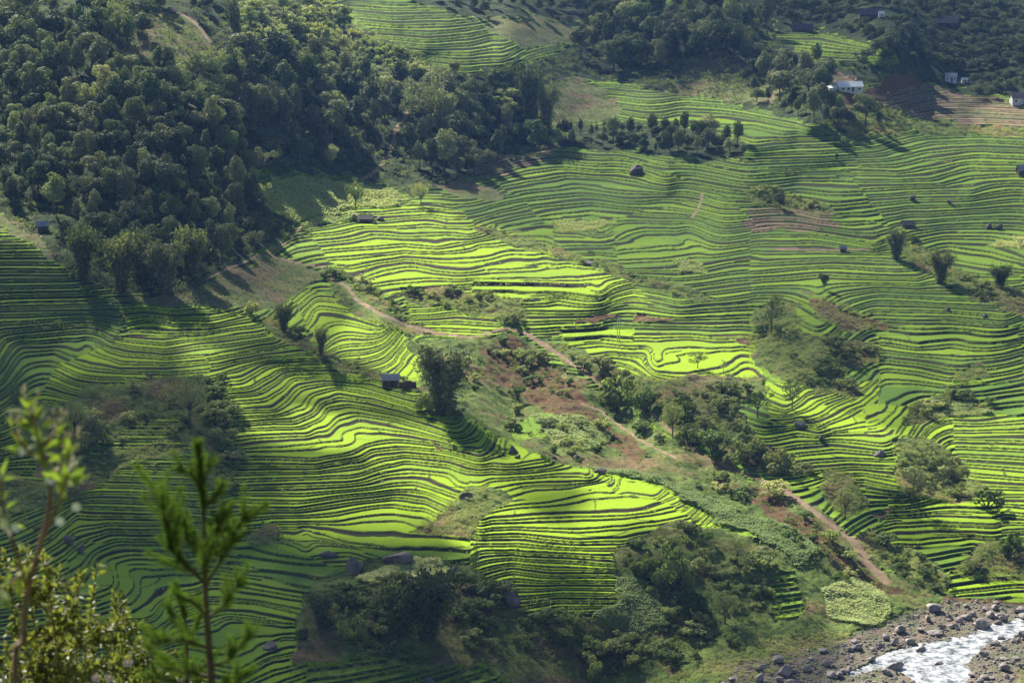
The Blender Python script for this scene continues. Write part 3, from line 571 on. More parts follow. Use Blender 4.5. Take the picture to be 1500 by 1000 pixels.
for v in range(7):
    rs = np.random.default_rng(100+v)
    # rounded broadleaf tree
    lob = [(rs.normal()*.10, rs.normal()*.10, .60+.1*rs.random(), .20)]+[(math.cos(a)*r, math.sin(a)*r, z, q) for a, r, z, q in zip(np.arange(9)*2.4+rs.random(), .10+.15*rs.random(9), .36+.46*rs.random(9), .11+.08*rs.random(9))]+[(rs.normal()*.05, rs.normal()*.05, .85, .12)]
    add_tree('round', 'broadleaf_tree', trunk_mesh('trunk', .5, .022, [(l[0], l[1], l[2]) for l in lob[:4]], rs), crown_mesh('crown', lob, 2300, .056, ('leaf_dark', 'leaf_mid')[v % 2], rs))
    # slender tree with a tall narrow crown
    lob = [(rs.normal()*.035, rs.normal()*.035, z, q) for z, q in zip(np.linspace(.42, .92, 7), (.11, .14, .155, .15, .13, .10, .06)+.03*rs.random(7))]+[(math.cos(a)*.12, math.sin(a)*.12, .45+.3*rs.random(), .09) for a in rs.random(3)*6.3]
    add_tree('slender', 'slender_tree', trunk_mesh('trunk', .62, .016, [(l[0], l[1], l[2]) for l in lob[-3:]], rs), crown_mesh('crown', lob, 1800, .045, ('leaf_mid', 'leaf_dark')[v % 2], rs))
    # spreading tree with separate leafy sprays
    lob = [(math.cos(a)*r, math.sin(a)*r, z, q) for a, r, z, q in zip(np.arange(13)*2.4+rs.random(), .12+.42*rs.random(13)**.7, .45+.42*rs.random(13), .10+.07*rs.random(13))]+[(0, 0, .75, .2)]
    add_tree('spread', 'spreading_tree', trunk_mesh('trunk', .42, .026, [(l[0], l[1], l[2]) for l in lob[:9]], rs), crown_mesh('crown', lob, 1800, .045, ('leaf_pale', 'leaf_mid')[v % 2], rs))
    # airy tree through which the hill shows
    lob = [(math.cos(a)*r, math.sin(a)*r, z, q) for a, r, z, q in zip(np.arange(10)*2.4+rs.random(), .06+.2*rs.random(10), .3+.6*rs.random(10), .09+.05*rs.random(10))]
    add_tree('airy', 'feathery_tree', trunk_mesh('trunk', .8, .014, [(l[0], l[1], l[2]) for l in lob[:8]], rs), crown_mesh('crown', lob, 900, .036, 'leaf_mid', rs, .1, .1))
    # shrub
    lob = [(math.cos(a)*r, math.sin(a)*r, z, q) for a, r, z, q in zip(np.arange(11)*2.4+rs.random(), .06+.46*rs.random(11), .16+.6*rs.random(11)*(1-.4*rs.random(11)), .09+.15*rs.random(11)**1.5)]
    b = MB(); [b.tube([(0, 0, -.1), (l[0]*.5, l[1]*.5, l[2]*.5), l[:3]], [.03, .022, .01], 5) for l in lob[:6]]
    add_tree('shrub', 'shrub', b.mesh('stem', [M['bark']], True), crown_mesh('foliage', lob, 950, .10, ('bush_mid', 'bush_pale', 'bush_dark')[v % 3], rs, .35, .5), 'foliage', 'stem')
for v in range(5):                               # bamboo: arching culms hung with leaf sprays
    rs = np.random.default_rng(300+v); b = MB(); Cs = []; Ns = []
    for k in range(56):
        a = rs.random()*6.28; r0 = .07*rs.random()**.5; reach = .10+.22*rs.random(); h = .62+.38*rs.random(); pts = []
        for t in np.linspace(0, 1, 7):
            z = h*(t-.18*t**4*(1+reach*2)); pts.append((math.cos(a)*(r0+reach*t**2.6), math.sin(a)*(r0+reach*t**2.6), z-.03))
        b.tube(pts, np.linspace(.007, .002, 7), 4); P = np.array(pts)
        m_ = 60; tt = .10+.9*rs.random(m_)**.75; i = np.clip((tt*6).astype(int), 0, 5); fr = (tt*6-i)[:, None]; c = P[i]*(1-fr)+P[i+1]*fr
        out = np.array([math.cos(a), math.sin(a), 0]); c = c+rs.normal(size=(m_, 3))*np.array([.045, .045, .04])+out*.02
        Cs.append(c); Ns.append(rs.normal(size=(m_, 3))*.7+out*.5+np.array([0, 0, .5]))
    C = np.concatenate(Cs); V, Q = rot_quads(C, .062*(.6+.7*rs.random(len(C))), np.concatenate(Ns), rs, .42)
    add_tree('bamboo', 'bamboo_clump', b.mesh('culm', [M['bark']]), mesh_np('foliage', V, Q, [M['bamboo_leaf']], {'tint': np.clip(rs.normal(.45, .3, len(C)), 0, 1)}), 'foliage', 'culm')
FOLIAGE = {}
def foliage_variant(me, m):                      # the same leaves in another leaf colour
    key = (me.name, m)
    if key not in FOLIAGE:
        c = me.copy(); c.materials.clear(); c.materials.append(M[m]); FOLIAGE[key] = c
    return FOLIAGE[key]
FIRST = {}
def plant(kind, px, py, hpx, label, group=None, wr=1.0, var=None, leaf=None, cat=None):
    """one plant standing at survey position px, py, hpx pixels tall in the photograph; wr widens it"""
    i = int(rng.integers(len(TREES[kind]))) if var is None else var % len(TREES[kind]); nm, tr, cr, cn, tn = TREES[kind][i]
    p = at(px, py); h = hpx/ppm(px, py)*(1.25 if kind == 'bamboo' else 1.05); key = (kind, i)
    if key not in FIRST:
        o = empty(nm); FIRST[key] = o; part(tn, tr, o); part(cn, cr, o)
    else: o = copy_tree(FIRST[key])
    o.location = p-Vector((0, 0, .02*h)); o.rotation_euler = (0, 0, rng.random()*6.28); o.scale = (h*wr, h*wr, h)
    for k_ in ('label', 'category', 'group'):
        if k_ in o: del o[k_]
    tag(o, label, cat or {'shrub': 'shrub', 'bamboo': 'bamboo'}.get(kind, 'tree'), group)
    if leaf:
        if kind == 'shrub': leaf = leaf.replace('leaf_', 'bush_') if leaf != 'leaf_sunlit' else leaf
        ch = LAST_CHILD(o, cn)
        ch.data = foliage_variant(cr, leaf)
    return o
def LAST_CHILD(o, cn):
    for c in reversed(COL.objects):
        if c.parent == o and c.name.split('.')[0] == cn: return c
HOUSES = [(1250,140,44),(572,564,18),(1393,120,13),(1413,120,8),(1490,152,18),(1273,28,19),(1291,27,8),(1175,47,19),(1390,40,18),(1499,256,12),(1235,369,9),(62,336,11),(537,324,14),(1330,333,12),(597,569,16)]
def near_house(p):                        # keep yards and the view of each house open
    r = np.zeros(len(p), bool)
    for x, y, w_ in HOUSES: r |= (np.abs(p[:, 0]-x) < w_) & (p[:, 1] > y-6) & (p[:, 1] < y+22)
    return r
def off_path(p, h=34, pls=PATHS[:2], w_=11):                      # no tree in front of the red paths through the wood
    k = np.ones(len(p), bool)
    for hw, pl in pls:
        for q in (0, .35, .7): k &= segdist(p[:, 0], p[:, 1]-q*h, pl) > w_
    return k
def scatter(poly, spacing, rs, jitter=None, tries=9000):
    P = np.array(poly, float); lo, hi = P.min(0), P.max(0); pts = rs.random((tries, 2))*(hi-lo)+lo
    pts = pts[inside(pts[:, 0], pts[:, 1], poly)]; pts = pts[~near_house(pts)]; keep = np.zeros((0, 2))
    for p in pts:
        sp = spacing*(.75+.5*rs.random())
        if len(keep) == 0 or np.min(np.hypot((keep[:, 0]-p[0]), (keep[:, 1]-p[1])*1.35)) > sp: keep = np.vstack([keep, p])
    return keep[np.argsort(keep[:, 1])]

# ------------------------------------------------------------------ trees one can point at
SOLO = [ # kind, px, py, height px, width ratio, leaf, label
 ('bamboo', 650, 604, 106, .95, 'leaf_dark', 'tallest dark bamboo clump beside the hut on the spur crest'),
 ('shrub', 629, 603, 44, .75, 'leaf_pale', 'bushy pale green tree at the left foot of the tall dark bamboo by the hut'),
 ('shrub', 668, 615, 34, .9, 'leaf_dark', 'dark bush at the right foot of the tall bamboo by the hut'),
 ('spread', 521, 308, 46, .62, 'leaf_pale', 'solitary bright green tree on the pale maize knoll'),
 ('spread', 617, 302, 36, .7, 'leaf_pale', 'pale round tree on the shaded edge right of the maize knoll'),
 ('airy', 1130, 492, 64, 1.1, 'leaf_mid', 'grey green feathery tree above the scrubby gully between the terraces'),
 ('bamboo', 1313, 380, 50, .75, 'leaf_dark', 'drooping dark bamboo clump by the path head on the right terraces'),
 ('bamboo', 1378, 414, 52, .9, 'bamboo_leaf', 'bushy bamboo clump standing in the hedge on the right terraces'),
 ('bamboo', 1465, 420, 36, 1.1, 'bamboo_leaf', 'low wide bamboo clump at the right end of the terrace hedge'),
 ('shrub', 1340, 357, 20, .9, 'leaf_dark', 'small dark round tree beside the drooping bamboo'),
 ('bamboo', 628, 936, 112, .8, 'leaf_dark', 'dark bamboo clump in the shaded scrub below the three black boulders'),
 ('bamboo', 588, 930, 84, 1.1, 'bamboo_leaf', 'paler bamboo clump leaning left of the dark one below the boulders'),
 ('bamboo', 470, 916, 58, .85, 'leaf_dark', 'small dark bamboo at the left end of the shaded scrub'),
 ('shrub', 512, 932, 48, .9, 'leaf_pale', 'pale leafy bush between the small dark bamboo and the paler one'),
 ('spread', 278, 622, 78, .72, 'leaf_pale', 'wide spreading tree under the bright knoll terraces'),
 ('spread', 110, 642, 62, .75, 'leaf_pale', 'yellowish spreading tree in the shaded scrub on the left'),
 ('round', 142, 650, 42, 1.2, 'leaf_mid', 'dark green low tree right of the yellowish spreading tree'),
 ('spread', 26, 604, 46, .6, 'leaf_pale', 'olive tree at the left edge beside the shaded terraces'),
 ('shrub', 988, 858, 92, .62, 'leaf_pale', 'large pale leafy tree below the nose of the sunlit spur'),
 ('shrub', 950, 842, 46, .7, 'leaf_mid', 'smaller bush left of the large pale tree below the spur nose'),
 ('spread', 1062, 912, 54, .8, 'leaf_pale', 'grey leafed tree low on the shaded flank above the stream bed'),
 ('spread', 1080, 830, 40, .7, 'leaf_pale', 'small pale tree high on the flank under the maize strip'),
 ('shrub', 870, 1000, 42, .55, 'leaf_pale', 'pale sapling at the bottom edge below the maize plots'),
 ('spread', 1238, 760, 52, .62, 'leaf_mid', 'round crowned tree beside the dirt track on the lower right terraces'),
 ('shrub', 1478, 812, 44, .75, 'leaf_mid', 'round tree above the curved paddies at the right edge'),
 ('shrub', 1446, 742, 38, 1.0, 'leaf_dark', 'dark bushy tree at the edge of the lower right terraces'),
 ('airy', 1338, 735, 58, 1.2, 'leaf_mid', 'thin grey tree in the stony gully of the lower right terraces'),
 ('airy', 1390, 712, 44, 1.2, 'leaf_mid', 'thin grey sapling right of the stony gully on the lower right terraces'),
 ('shrub', 368, 462, 30, .75, 'leaf_pale', 'pale round tree on the crest behind the bright knoll'),
 ('bamboo', 416, 484, 44, .8, 'leaf_dark', 'dark bamboo tuft on the crest right of the pale round tree'),
 ('shrub', 440, 496, 26, .9, 'leaf_dark', 'low dark bush on the crest between the bamboo tufts'),
 ('bamboo', 470, 520, 46, .55, 'bamboo_leaf', 'slim bamboo tuft at the lower end of the knoll crest'),
 ('airy', 697, 842, 54, .55, 'leaf_pale', 'thin stemmed young tree at the foot of the sunlit terraces'),
 ('round', 790, 222, 48, 1.1, 'leaf_pale', 'rounded pale tree at the left end of the hedge row'),
 ('bamboo', 778, 186, 100, .5, 'leaf_dark', 'tall plume shaped bamboo at the end of the wooded ridge'),
 ('bamboo', 800, 188, 74, .6, 'leaf_mid', 'grey bamboo right of the tall plume shaped one'),
 ('bamboo', 122, 408, 84, .7, 'bamboo_leaf', 'first bamboo of the left row, beside the shaded terraces'),
 ('bamboo', 178, 428, 92, .75, 'bamboo_leaf', 'dark bamboo with a pale top in the middle of the left row'),
 ('bamboo', 205, 408, 84, .7, 'leaf_mid', 'bamboo rising behind the middle of the left row'),
 ('bamboo', 242, 430, 88, .85, 'leaf_dark', 'broad dark bamboo at the lowest corner of the left wood'),
 ('bamboo', 280, 408, 78, .8, 'bamboo_leaf', 'last bamboo of the left row, nearest the grass slope'),
 ('shrub', 905, 598, 72, .72, 'leaf_mid', 'large dark tree under the curved bright paddies'),
 ('shrub', 948, 604, 50, .75, 'leaf_dark', 'dark tree right of the large one under the bright paddies'),
 ('spread', 985, 640, 58, .62, 'leaf_pale', 'pale leafed tree beside the dirt track below the grass slope'),
 ('shrub', 1046, 672, 56, .85, 'leaf_mid', 'wide leafy tree at the bend of the dirt track'),
 ('shrub', 1008, 652, 40, .9, 'leaf_dark', 'dark shrub between the pale tree and the wide leafy tree by the track'),
 ('shrub', 1090, 680, 52, .9, 'leaf_dark', 'deep green tree right of the wide leafy tree by the track'),
 ('shrub', 1140, 690, 46, .9, 'leaf_dark', 'dark tree at the low end of the tree belt by the track'),
 ('spread', 1110, 612, 40, .9, 'leaf_mid', 'small olive tree at the tip of the curved bright paddies'),
 ('spread', 1160, 600, 40, .7, 'leaf_mid', 'round green tree between the bright paddies and the fan of terraces'),
 ('spread', 1022, 540, 24, 1.0, 'leaf_mid', 'low tree on the rim of the curved bright paddies'),
 ('airy', 1060, 545, 20, 1.2, 'leaf_pale', 'small grey tree on the rim of the bright paddies'),
 ('round', 1143, 306, 30, .9, 'leaf_mid', 'dark tree above the brown ploughed terraces'),
 ('round', 1224, 212, 18, 1.1, 'leaf_dark', 'little dark tree beside the yellow plot on the upper right terraces'),
 ('round', 1226, 234, 10, .9, 'leaf_dark', 'tiny lone tree on a terrace edge in the upper right'),
 ('round', 344, 76, 84, .42, 'leaf_dark', 'tall dark tree at the top of the red path in the left wood'),
 ('round', 1207, 424, 24, .9, 'leaf_dark', 'small dark tree alone on the middle of the right terraces'),
 ('spread', 380, 300, 34, .8, 'leaf_pale', 'spreading tree at the corner of the small bright paddies by the wood'),
]
for kind, px, py, h, wr, leaf, lab in SOLO: plant(kind, px, py, h, lab, None, wr, None, leaf)

# ------------------------------------------------------------------ woods: every tree its own object, named by the stand it belongs to
WOODS = [ # label, polygon, spacing px, height range px, kinds, leaves
 ('dark rounded tree in the shaded wood at the top left corner', [(0,25),(200,25),(215,60),(150,118),(0,118)], 25, (36,48), 'round slender round slender', ('leaf_dark','leaf_mid')),
 ('dark tree above the grass clearing at the top of the left wood', [(150,2),(330,2),(330,30),(250,20),(180,24)], 24, (30,40), 'round slender', ('leaf_dark',)),
 ('small pale tree on the sunlit scrubby top of the left wood', [(365,20),(480,12),(560,70),(635,110),(560,128),(450,95),(370,75)], 19, (15,26), 'round shrub shrub', ('leaf_sunlit','leaf_pale')),
 ('rounded tree on the mid slope of the left wood below the clearing', [(0,122),(150,122),(250,112),(245,200),(130,205),(0,200)], 25, (36,48), 'round slender round slender', ('leaf_mid','leaf_dark')),
 ('tall dark tree in the deep hollow of the left wood', [(335,112),(450,98),(560,132),(640,140),(590,165),(565,235),(525,255),(440,245),(425,190),(340,180)], 24, (38,52), 'slender round', ('leaf_dark','leaf_dark','leaf_mid')),
 ('pale crowned tree in the brighter gap of the left wood', [(250,108),(335,112),(335,180),(300,195),(250,180)], 22, (28,38), 'round spread', ('leaf_pale','leaf_mid')),
 ('rounded tree on the lower slope of the left wood', [(0,205),(130,208),(245,202),(335,185),(420,195),(415,250),(370,262),(335,330),(200,310),(0,300)], 25, (38,50), 'round slender round slender', ('leaf_mid','leaf_dark','leaf_dark')),
 ('dark crowded tree between the red path and the tree line', [(605,152),(720,170),(745,205),(735,238),(690,258),(625,255),(600,235)], 23, (38,50), 'round slender', ('leaf_dark','leaf_mid')),
 ('dark tree at the foot of the left wood above the bamboo row', [(60,315),(200,315),(335,335),(375,300),(395,330),(375,372),(300,400),(230,395),(110,340)], 26, (36,48), 'round slender', ('leaf_dark','leaf_mid')),
 ('pale scrubby tree on the bright side of the wood by the path head', [(655,150),(740,140),(800,170),(780,205),(745,205),(720,170)], 21, (20,30), 'shrub round', ('leaf_pale','leaf_mid')),
 ('tall dark tree in the blue shaded ridge wood at the top', [(838,78),(880,42),(940,32),(1000,8),(1125,8),(1130,60),(1120,92),(1060,90),(980,112),(900,110)], 21, (32,44), 'slender round', ('leaf_dark','leaf_dark','leaf_mid')),
 ('dark tree in the stand left of the white roofed house', [(1090,120),(1140,98),(1205,100),(1218,135),(1225,165),(1290,190),(1220,190),(1140,165),(1095,150)], 20, (28,38), 'round slender', ('leaf_dark','leaf_mid')),
 ('dark tree of the hedge row across the right terraces', [(818,212),(835,196),(900,192),(975,200),(1040,198),(1085,214),(1090,230),(1040,232),(960,224),(880,218)], 17, (20,30), 'round slender round slender', ('leaf_dark','leaf_mid')),
 ('dark tree of the strip above the shaded upper terraces', [(640,105),(700,110),(752,112),(760,130),(700,142),(650,138)], 20, (14,22), 'round slender', ('leaf_dark','leaf_mid')),
]
NT = 0
for lab, poly, sp, (h0, h1), kinds, leaves in WOODS:
    for x_, y_ in (lambda P: P[off_path(P) & (vnoise(P[:, 0]/40, P[:, 1]/24, 78) > .17)])(scatter(poly, sp*.97, rng)):
        plant(str(rng.choice(kinds.split())) if rng.random() > .06 else 'spread', x_, y_, (.75*h0+(1.3*h1-.75*h0)*rng.random()**1.4)*(.58 if 375 < x_ < 600 and y_ > 205 else 1), lab, 'stand: '+lab, .8+.5*rng.random(), None, str(rng.choice(leaves)) if rng.random() > .13 else 'leaf_pale'); NT += 1
# the farthest woods, too many and too small to tell apart: one mass each
def baked(name, spots, m, label=None):
    Vs = []; Qs = []; Ts = []; n = 0
    for kind, x_, y_, h, wr in spots:
        i = int(rng.integers(len(TREES[kind]))); me = TREES[kind][i][2]; c = np.empty(len(me.vertices)*3, np.float32); me.vertices.foreach_get('co', c); c = c.reshape(-1, 4, 3)
        sub = rng.random(len(c)) < SUB; c = c[sub].reshape(-1, 3)
        hh = h/ppm(x_, y_); a = rng.random()*6.28; R = np.array([[math.cos(a), -math.sin(a), 0], [math.sin(a), math.cos(a), 0], [0, 0, 1]]); c = (c*np.array([hh*wr, hh*wr, hh]))@R.T+np.array(at(x_, y_))
        Vs.append(c); Qs.append(np.arange(len(c)).reshape(-1, 4)+n); n += len(c); Ts.append(np.clip(rng.normal(.3+.4*rng.random(), .22, len(c)//4), 0, 1))
    o = obj(name, mesh_np(name, np.concatenate(Vs), np.concatenate(Qs), [M[m]], {'tint': np.concatenate(Ts)})); tag(o, label, None, None, 'stuff'); return o
SUB = .7
far = []
for poly, sp, h0, h1, kinds in [([(590,0),(930,0),(870,35),(845,26),(760,22),(730,20),(700,26),(640,10)], 17, 22, 32, ('round','slender')), ([(1130,2),(1500,2),(1500,108),(1440,108),(1335,98),(1300,96),(1262,92),(1310,70),(1260,52),(1140,38)], 17, 18, 30, ('round','round','shrub')), ([(1425,125),(1500,126),(1500,142),(1430,146)], 16, 18, 26, ('round',)), ([(1230,92),(1262,100),(1250,106),(1232,100)], 12, 6, 10, ('shrub',))]:
    far += [(str(rng.choice(kinds)), x_, y_, h0+(h1-h0)*rng.random(), .95+.3*rng.random()) for x_, y_ in scatter(poly, sp, rng)]
baked('far_woodland', far, 'leaf_dark', 'far blue shaded woodland along the top edge')

# ------------------------------------------------------------------ shrubs and undergrowth
SHRUBS = [ # label, polygon, spacing, height range, leaves
 ('shrub in the scrubby gully below the tall bamboo', [(665,505),(745,500),(790,515),(830,560),(880,600),(920,640),(860,680),(760,640),(700,600),(670,560)], 26, (14,26), ('leaf_mid','leaf_pale','leaf_dark')),
 ('shrub along the lower bank of the main dirt track', [(900,605),(1000,662),(1100,705),(1200,758),(1270,830),(1230,850),(1150,790),(1060,742),(960,690)], 26, (12,24), ('leaf_mid','leaf_pale')),
 ('shrub on the shaded flank between spur nose and stream', [(915,800),(1000,780),(1060,790),(1120,820),(1135,900),(1060,950),(1000,975),(940,950),(960,900)], 26, (16,30), ('leaf_mid','leaf_dark','leaf_pale')),
 ('shrub in the shaded scrub below the boulders', [(445,900),(500,850),(560,860),(660,850),(740,880),(780,910),(900,930),(960,970),(900,985),(760,960),(560,965),(440,940)], 30, (18,34), ('leaf_dark','leaf_mid')),
 ('shrub in the shaded hollow under the knoll on the left', [(60,600),(130,580),(200,575),(310,600),(325,690),(280,650),(150,650),(80,690)], 30, (14,24), ('leaf_mid','leaf_pale')),
 ('shrub in the dark gully beneath the feathery tree', [(1105,520),(1115,470),(1150,470),(1175,500),(1285,518),(1225,545),(1250,570),(1160,555)], 20, (14,24), ('leaf_dark','leaf_mid')),
 ('shrub in the hedge running down the right terraces', [(1300,355),(1330,362),(1385,395),(1440,420),(1495,440),(1495,465),(1440,435),(1390,412),(1345,385)], 18, (12,20), ('leaf_dark','leaf_mid')),
 ('shrub in the tree belt above the dirt track', [(830,520),(880,545),(960,575),(1100,575),(1070,605),(1105,650),(1170,675),(1180,695),(1100,685),(1010,640),(930,595),(860,548)], 21, (16,30), ('leaf_dark','leaf_mid','leaf_dark')),
 ('shrub on the bank beside the upper dirt track', [(485,402),(525,412),(560,432),(590,465),(560,458),(520,432)], 15, (10,18), ('leaf_mid','leaf_pale')),
 ('shrub along the crest between knoll and hut', [(385,465),(430,485),(480,520),(520,535),(600,565),(560,555),(470,520)], 15, (8,15), ('leaf_pale','leaf_mid')),
 ('shrub on the overgrown patch above the track crest', [(600,428),(700,434),(762,442),(765,472),(745,478),(690,462),(610,440)], 18, (9,18), ('leaf_mid','leaf_pale')),
 ('shrub in the stony gully of the lower right terraces', [(1312,655),(1350,645),(1390,665),(1440,715),(1395,730),(1335,725)], 19, (10,20), ('leaf_mid','leaf_dark','leaf_pale')),
 ('shrub on the rough edge between left hollow and sunlit spur', [(300,560),(325,560),(345,610),(350,680),(338,725),(305,720),(318,660)], 13, (12,20), ('leaf_pale','leaf_mid')),
 ('shrub around the pale plot on the right terraces', [(1320,618),(1345,592),(1400,578),(1455,592),(1440,598),(1380,600),(1345,615)], 17, (10,20), ('leaf_mid','leaf_pale')),
 ('shrub at the bright bank above the curved paddies by the river', [(1260,790),(1300,795),(1345,815),(1392,855),(1370,865),(1310,835)], 18, (10,18), ('leaf_mid','leaf_dark')),
 ('shrub on the shaded bank at the right edge above the paddies', [(1400,838),(1435,803),(1495,800),(1495,845)], 22, (12,22), ('leaf_dark','leaf_mid')),
 ('shrub on the field boundary between the two terraced slopes', [(702,337),(770,350),(830,370),(890,388),(940,410),(1035,440),(930,415),(860,390),(780,365)], 17, (7,13), ('leaf_mid','leaf_dark')),
 ('shrub on the terrace edge above the brown ploughed plots', [(1090,285),(1130,280),(1215,308),(1205,314),(1140,300)], 15, (9,16), ('leaf_dark','leaf_mid')),
 ('shrub under the white roofed house', [(1218,152),(1290,155),(1325,180),(1318,195),(1260,196)], 17, (8,15), ('leaf_mid','leaf_pale')),
]
ALLS = []
for lab, poly, sp, (h0, h1), leaves in SHRUBS:
    for x_, y_ in (lambda P: P[(vnoise(P[:, 0]/34, P[:, 1]/22, 77) > .36) & off_path(P, 12, PATHS, 6)])(scatter(poly, sp*.9, rng)): ALLS.append((.65*h0+(1.15*h1-.65*h0)*rng.random()**1.8, x_, y_, lab, .85+.45*rng.random(), str(rng.choice(leaves))))
ALLS.sort(key=lambda a: -a[0])
for h, x_, y_, lab, wr, lf in ALLS[:270]: plant('shrub', x_, y_, h, lab, 'thicket: '+lab, wr*(.8+.7*rng.random()), None, lf)
SUB = .6; baked('small_shrubs', [('shrub', x_, y_, h, wr) for h, x_, y_, lab, wr, lf in ALLS[270:]], 'bush_mid', 'smaller shrubs of the thickets and field banks')
def undergrowth(name, polys, sp, h0, h1, m, label, sub=.16, bk='shrub'):
    global SUB; SUB = sub; sp_ = []
    for poly in polys: sp_ += [(bk, x_, y_, h0+(h1-h0)*rng.random()**1.6, .8+.9*rng.random()) for x_, y_ in (lambda P: P[off_path(P, 5, PATHS, 4.5)])(scatter(poly, sp, rng, tries=int(22000)))]
    baked(name, sp_, m, label)
undergrowth('sunlit_undergrowth', [[(350,5),(480,0),(560,60),(640,105),(640,135),(560,135),(450,100),(360,80)]], 9, 6, 14, 'leaf_sunlit', 'pale sunlit scrub on the top of the left wood')
undergrowth('grass_undergrowth', [[(300,412),(388,378),(470,402),(440,430),(340,446),(240,430)], [(170,32),(250,24),(310,62),(315,98),(250,102),(205,84)], [(980,132),(1000,88),(1060,82),(1120,92),(1145,120),(1060,146)], [(805,130),(850,116),(900,152),(895,178),(822,182)]], 7, 2, 6, 'bush_dark', 'tufted weeds on the grassy clearings', .2)
undergrowth('scrub_undergrowth', [GULLY], 8.5, 4, 12, 'scrub_leaf', 'low scrub covering the gully and the banks of the track')
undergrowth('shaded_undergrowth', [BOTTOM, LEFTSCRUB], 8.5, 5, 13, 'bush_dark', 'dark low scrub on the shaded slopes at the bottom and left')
undergrowth('wood_undergrowth', [LEFTWOOD, MIDWOOD], 12, 8, 18, 'bush_dark', 'bushes filling the wood floor between the trees', .14)
undergrowth('hedge_undergrowth', [p for c, p in ZP if c == SCRUB and p not in (GULLY, BOTTOM, LEFTSCRUB)], 6.5, 4, 10, 'scrub_leaf', 'low bushes on the banks and field boundaries', .2)
# tufts of grass and weeds on terrace edges and field corners
def bank_tufts():                              # overgrown banks that run along some terrace walls and break the even steps
    pts = rng.random((60000, 2))*np.array([1540, 1020])-20; x, y, z, zone, riser, tone = ground(pts[:, 0], pts[:, 1])
    k = (zone == RICE) & (riser > .9) & (vnoise(x/55, y/9, 191) > .80) & (vnoise(x/120, y/120, 192) > .35); x, y, z = x[k], y[k], z[k]; n = 12
    C = np.repeat(np.stack([x, y, z], -1), n, 0)+rng.normal(size=(len(x)*n, 3))*np.array([.8, .5, .3])+np.array([0, 0, .5])
    return rot_quads(C, .6*(.5+rng.random(len(C))), rng.normal(size=C.shape)+np.array([0, 0, .4]), rng)
def weeds():
    pts = rng.random((26000, 2))*np.array([1540, 1020])-20; x, y, z, zone, riser, tone = ground(pts[:, 0], pts[:, 1])
    k = ((zone == RICE) & (riser > .9) & (vnoise(x/14, y/14, 90) > .8)) | ((zone == SOIL) & (rng.random(len(x)) < .35)) | ((zone == GRASS) & (rng.random(len(x)) < .6)); x, y, z = x[k], y[k], z[k]; n = 7
    C = np.repeat(np.stack([x, y, z], -1), n, 0)+rng.normal(size=(len(x)*n, 3))*np.array([.45, .45, .2])+np.array([0, 0, .35])
    V, Q = rot_quads(C, .55*(.5+rng.random(len(C))), rng.normal(size=C.shape)+np.array([0, 0, .4]), rng)
    V2, Q2 = bank_tufts(); Q2 = Q2+len(V); V = np.concatenate([V, V2]); Q = np.concatenate([Q, Q2]); C = np.zeros((len(Q), 3))
    tag(obj('weeds', mesh_np('weeds', V, Q, [M['scrub_leaf']], {'tint': rng.random(len(C))})), 'weeds and grass tufts on terrace edges', None, None, 'stuff')
weeds()
def maize(name, poly, label, dens=1.9, h=1.05, m='maize'):
    P = np.array(poly, float); lo, hi = P.min(0), P.max(0); lo = lo-16; hi = hi+16; n = int((hi-lo).prod()*.55*dens); pts = rng.random((n, 2))*(hi-lo)+lo; bx, by, _ = base_xyz(pts[:, 0], pts[:, 1]); jx, jy = jitter(bx, by); pts = pts[inside(pts[:, 0]+jx, pts[:, 1]+jy, poly)]
    x, y, z, *_ = ground(pts[:, 0], pts[:, 1]); k = 5; n = len(x); C = np.repeat(np.stack([x, y, z], -1), k, 0); a = rng.random(n*k)*6.28; hh = np.repeat(h*(.6+.6*rng.random(n)*(.6+.8*vnoise(x/6, y/6, 95))), k)*(.75+.5*rng.random(n*k)); d = np.stack([np.cos(a), np.sin(a), 0*a], -1); sd = np.stack([-np.sin(a), np.cos(a), 0*a], -1)*(.08+.07*rng.random(n*k))[:, None]
    up = np.array([0, 0, 1.0]); m1 = C+d*(.22*hh)[:, None]+up*(.75*hh)[:, None]; tip = C+d*(.65*hh)[:, None]+up*(.68*hh)[:, None]
    V = np.stack([C-sd*.5, m1-sd, m1+sd, C+sd*.5, m1-sd, tip-sd*.2, tip+sd*.2, m1+sd], 1).reshape(-1, 3); t = np.repeat(rng.random(n*k), 2)
    tag(obj(name, mesh_np(name, V, np.arange(len(V)).reshape(-1, 4), [M[m]], {'tint': t})), label, None, None, 'stuff')
mz = [p for c, p in ZP if c == MAIZE]
for p, lab in zip(mz, ['pale maize plot on the knoll around the solitary tree', 'small maize plot under the knoll path', 'long strip of light maize along the spur crest', 'maize patch in the gully right of the tall bamboo', 'maize terraces under the sunlit spur', 'bright maize patch above the stream bed', 'low crops beside the black boulders', 'pale crop on the right terraces', 'pale mound of crops on the middle terraces', 'small dotted crop plot on the middle terraces', 'yellow plot on the upper right terraces', 'yellow plot at the right edge']):
    maize('crop_plot', p, lab)

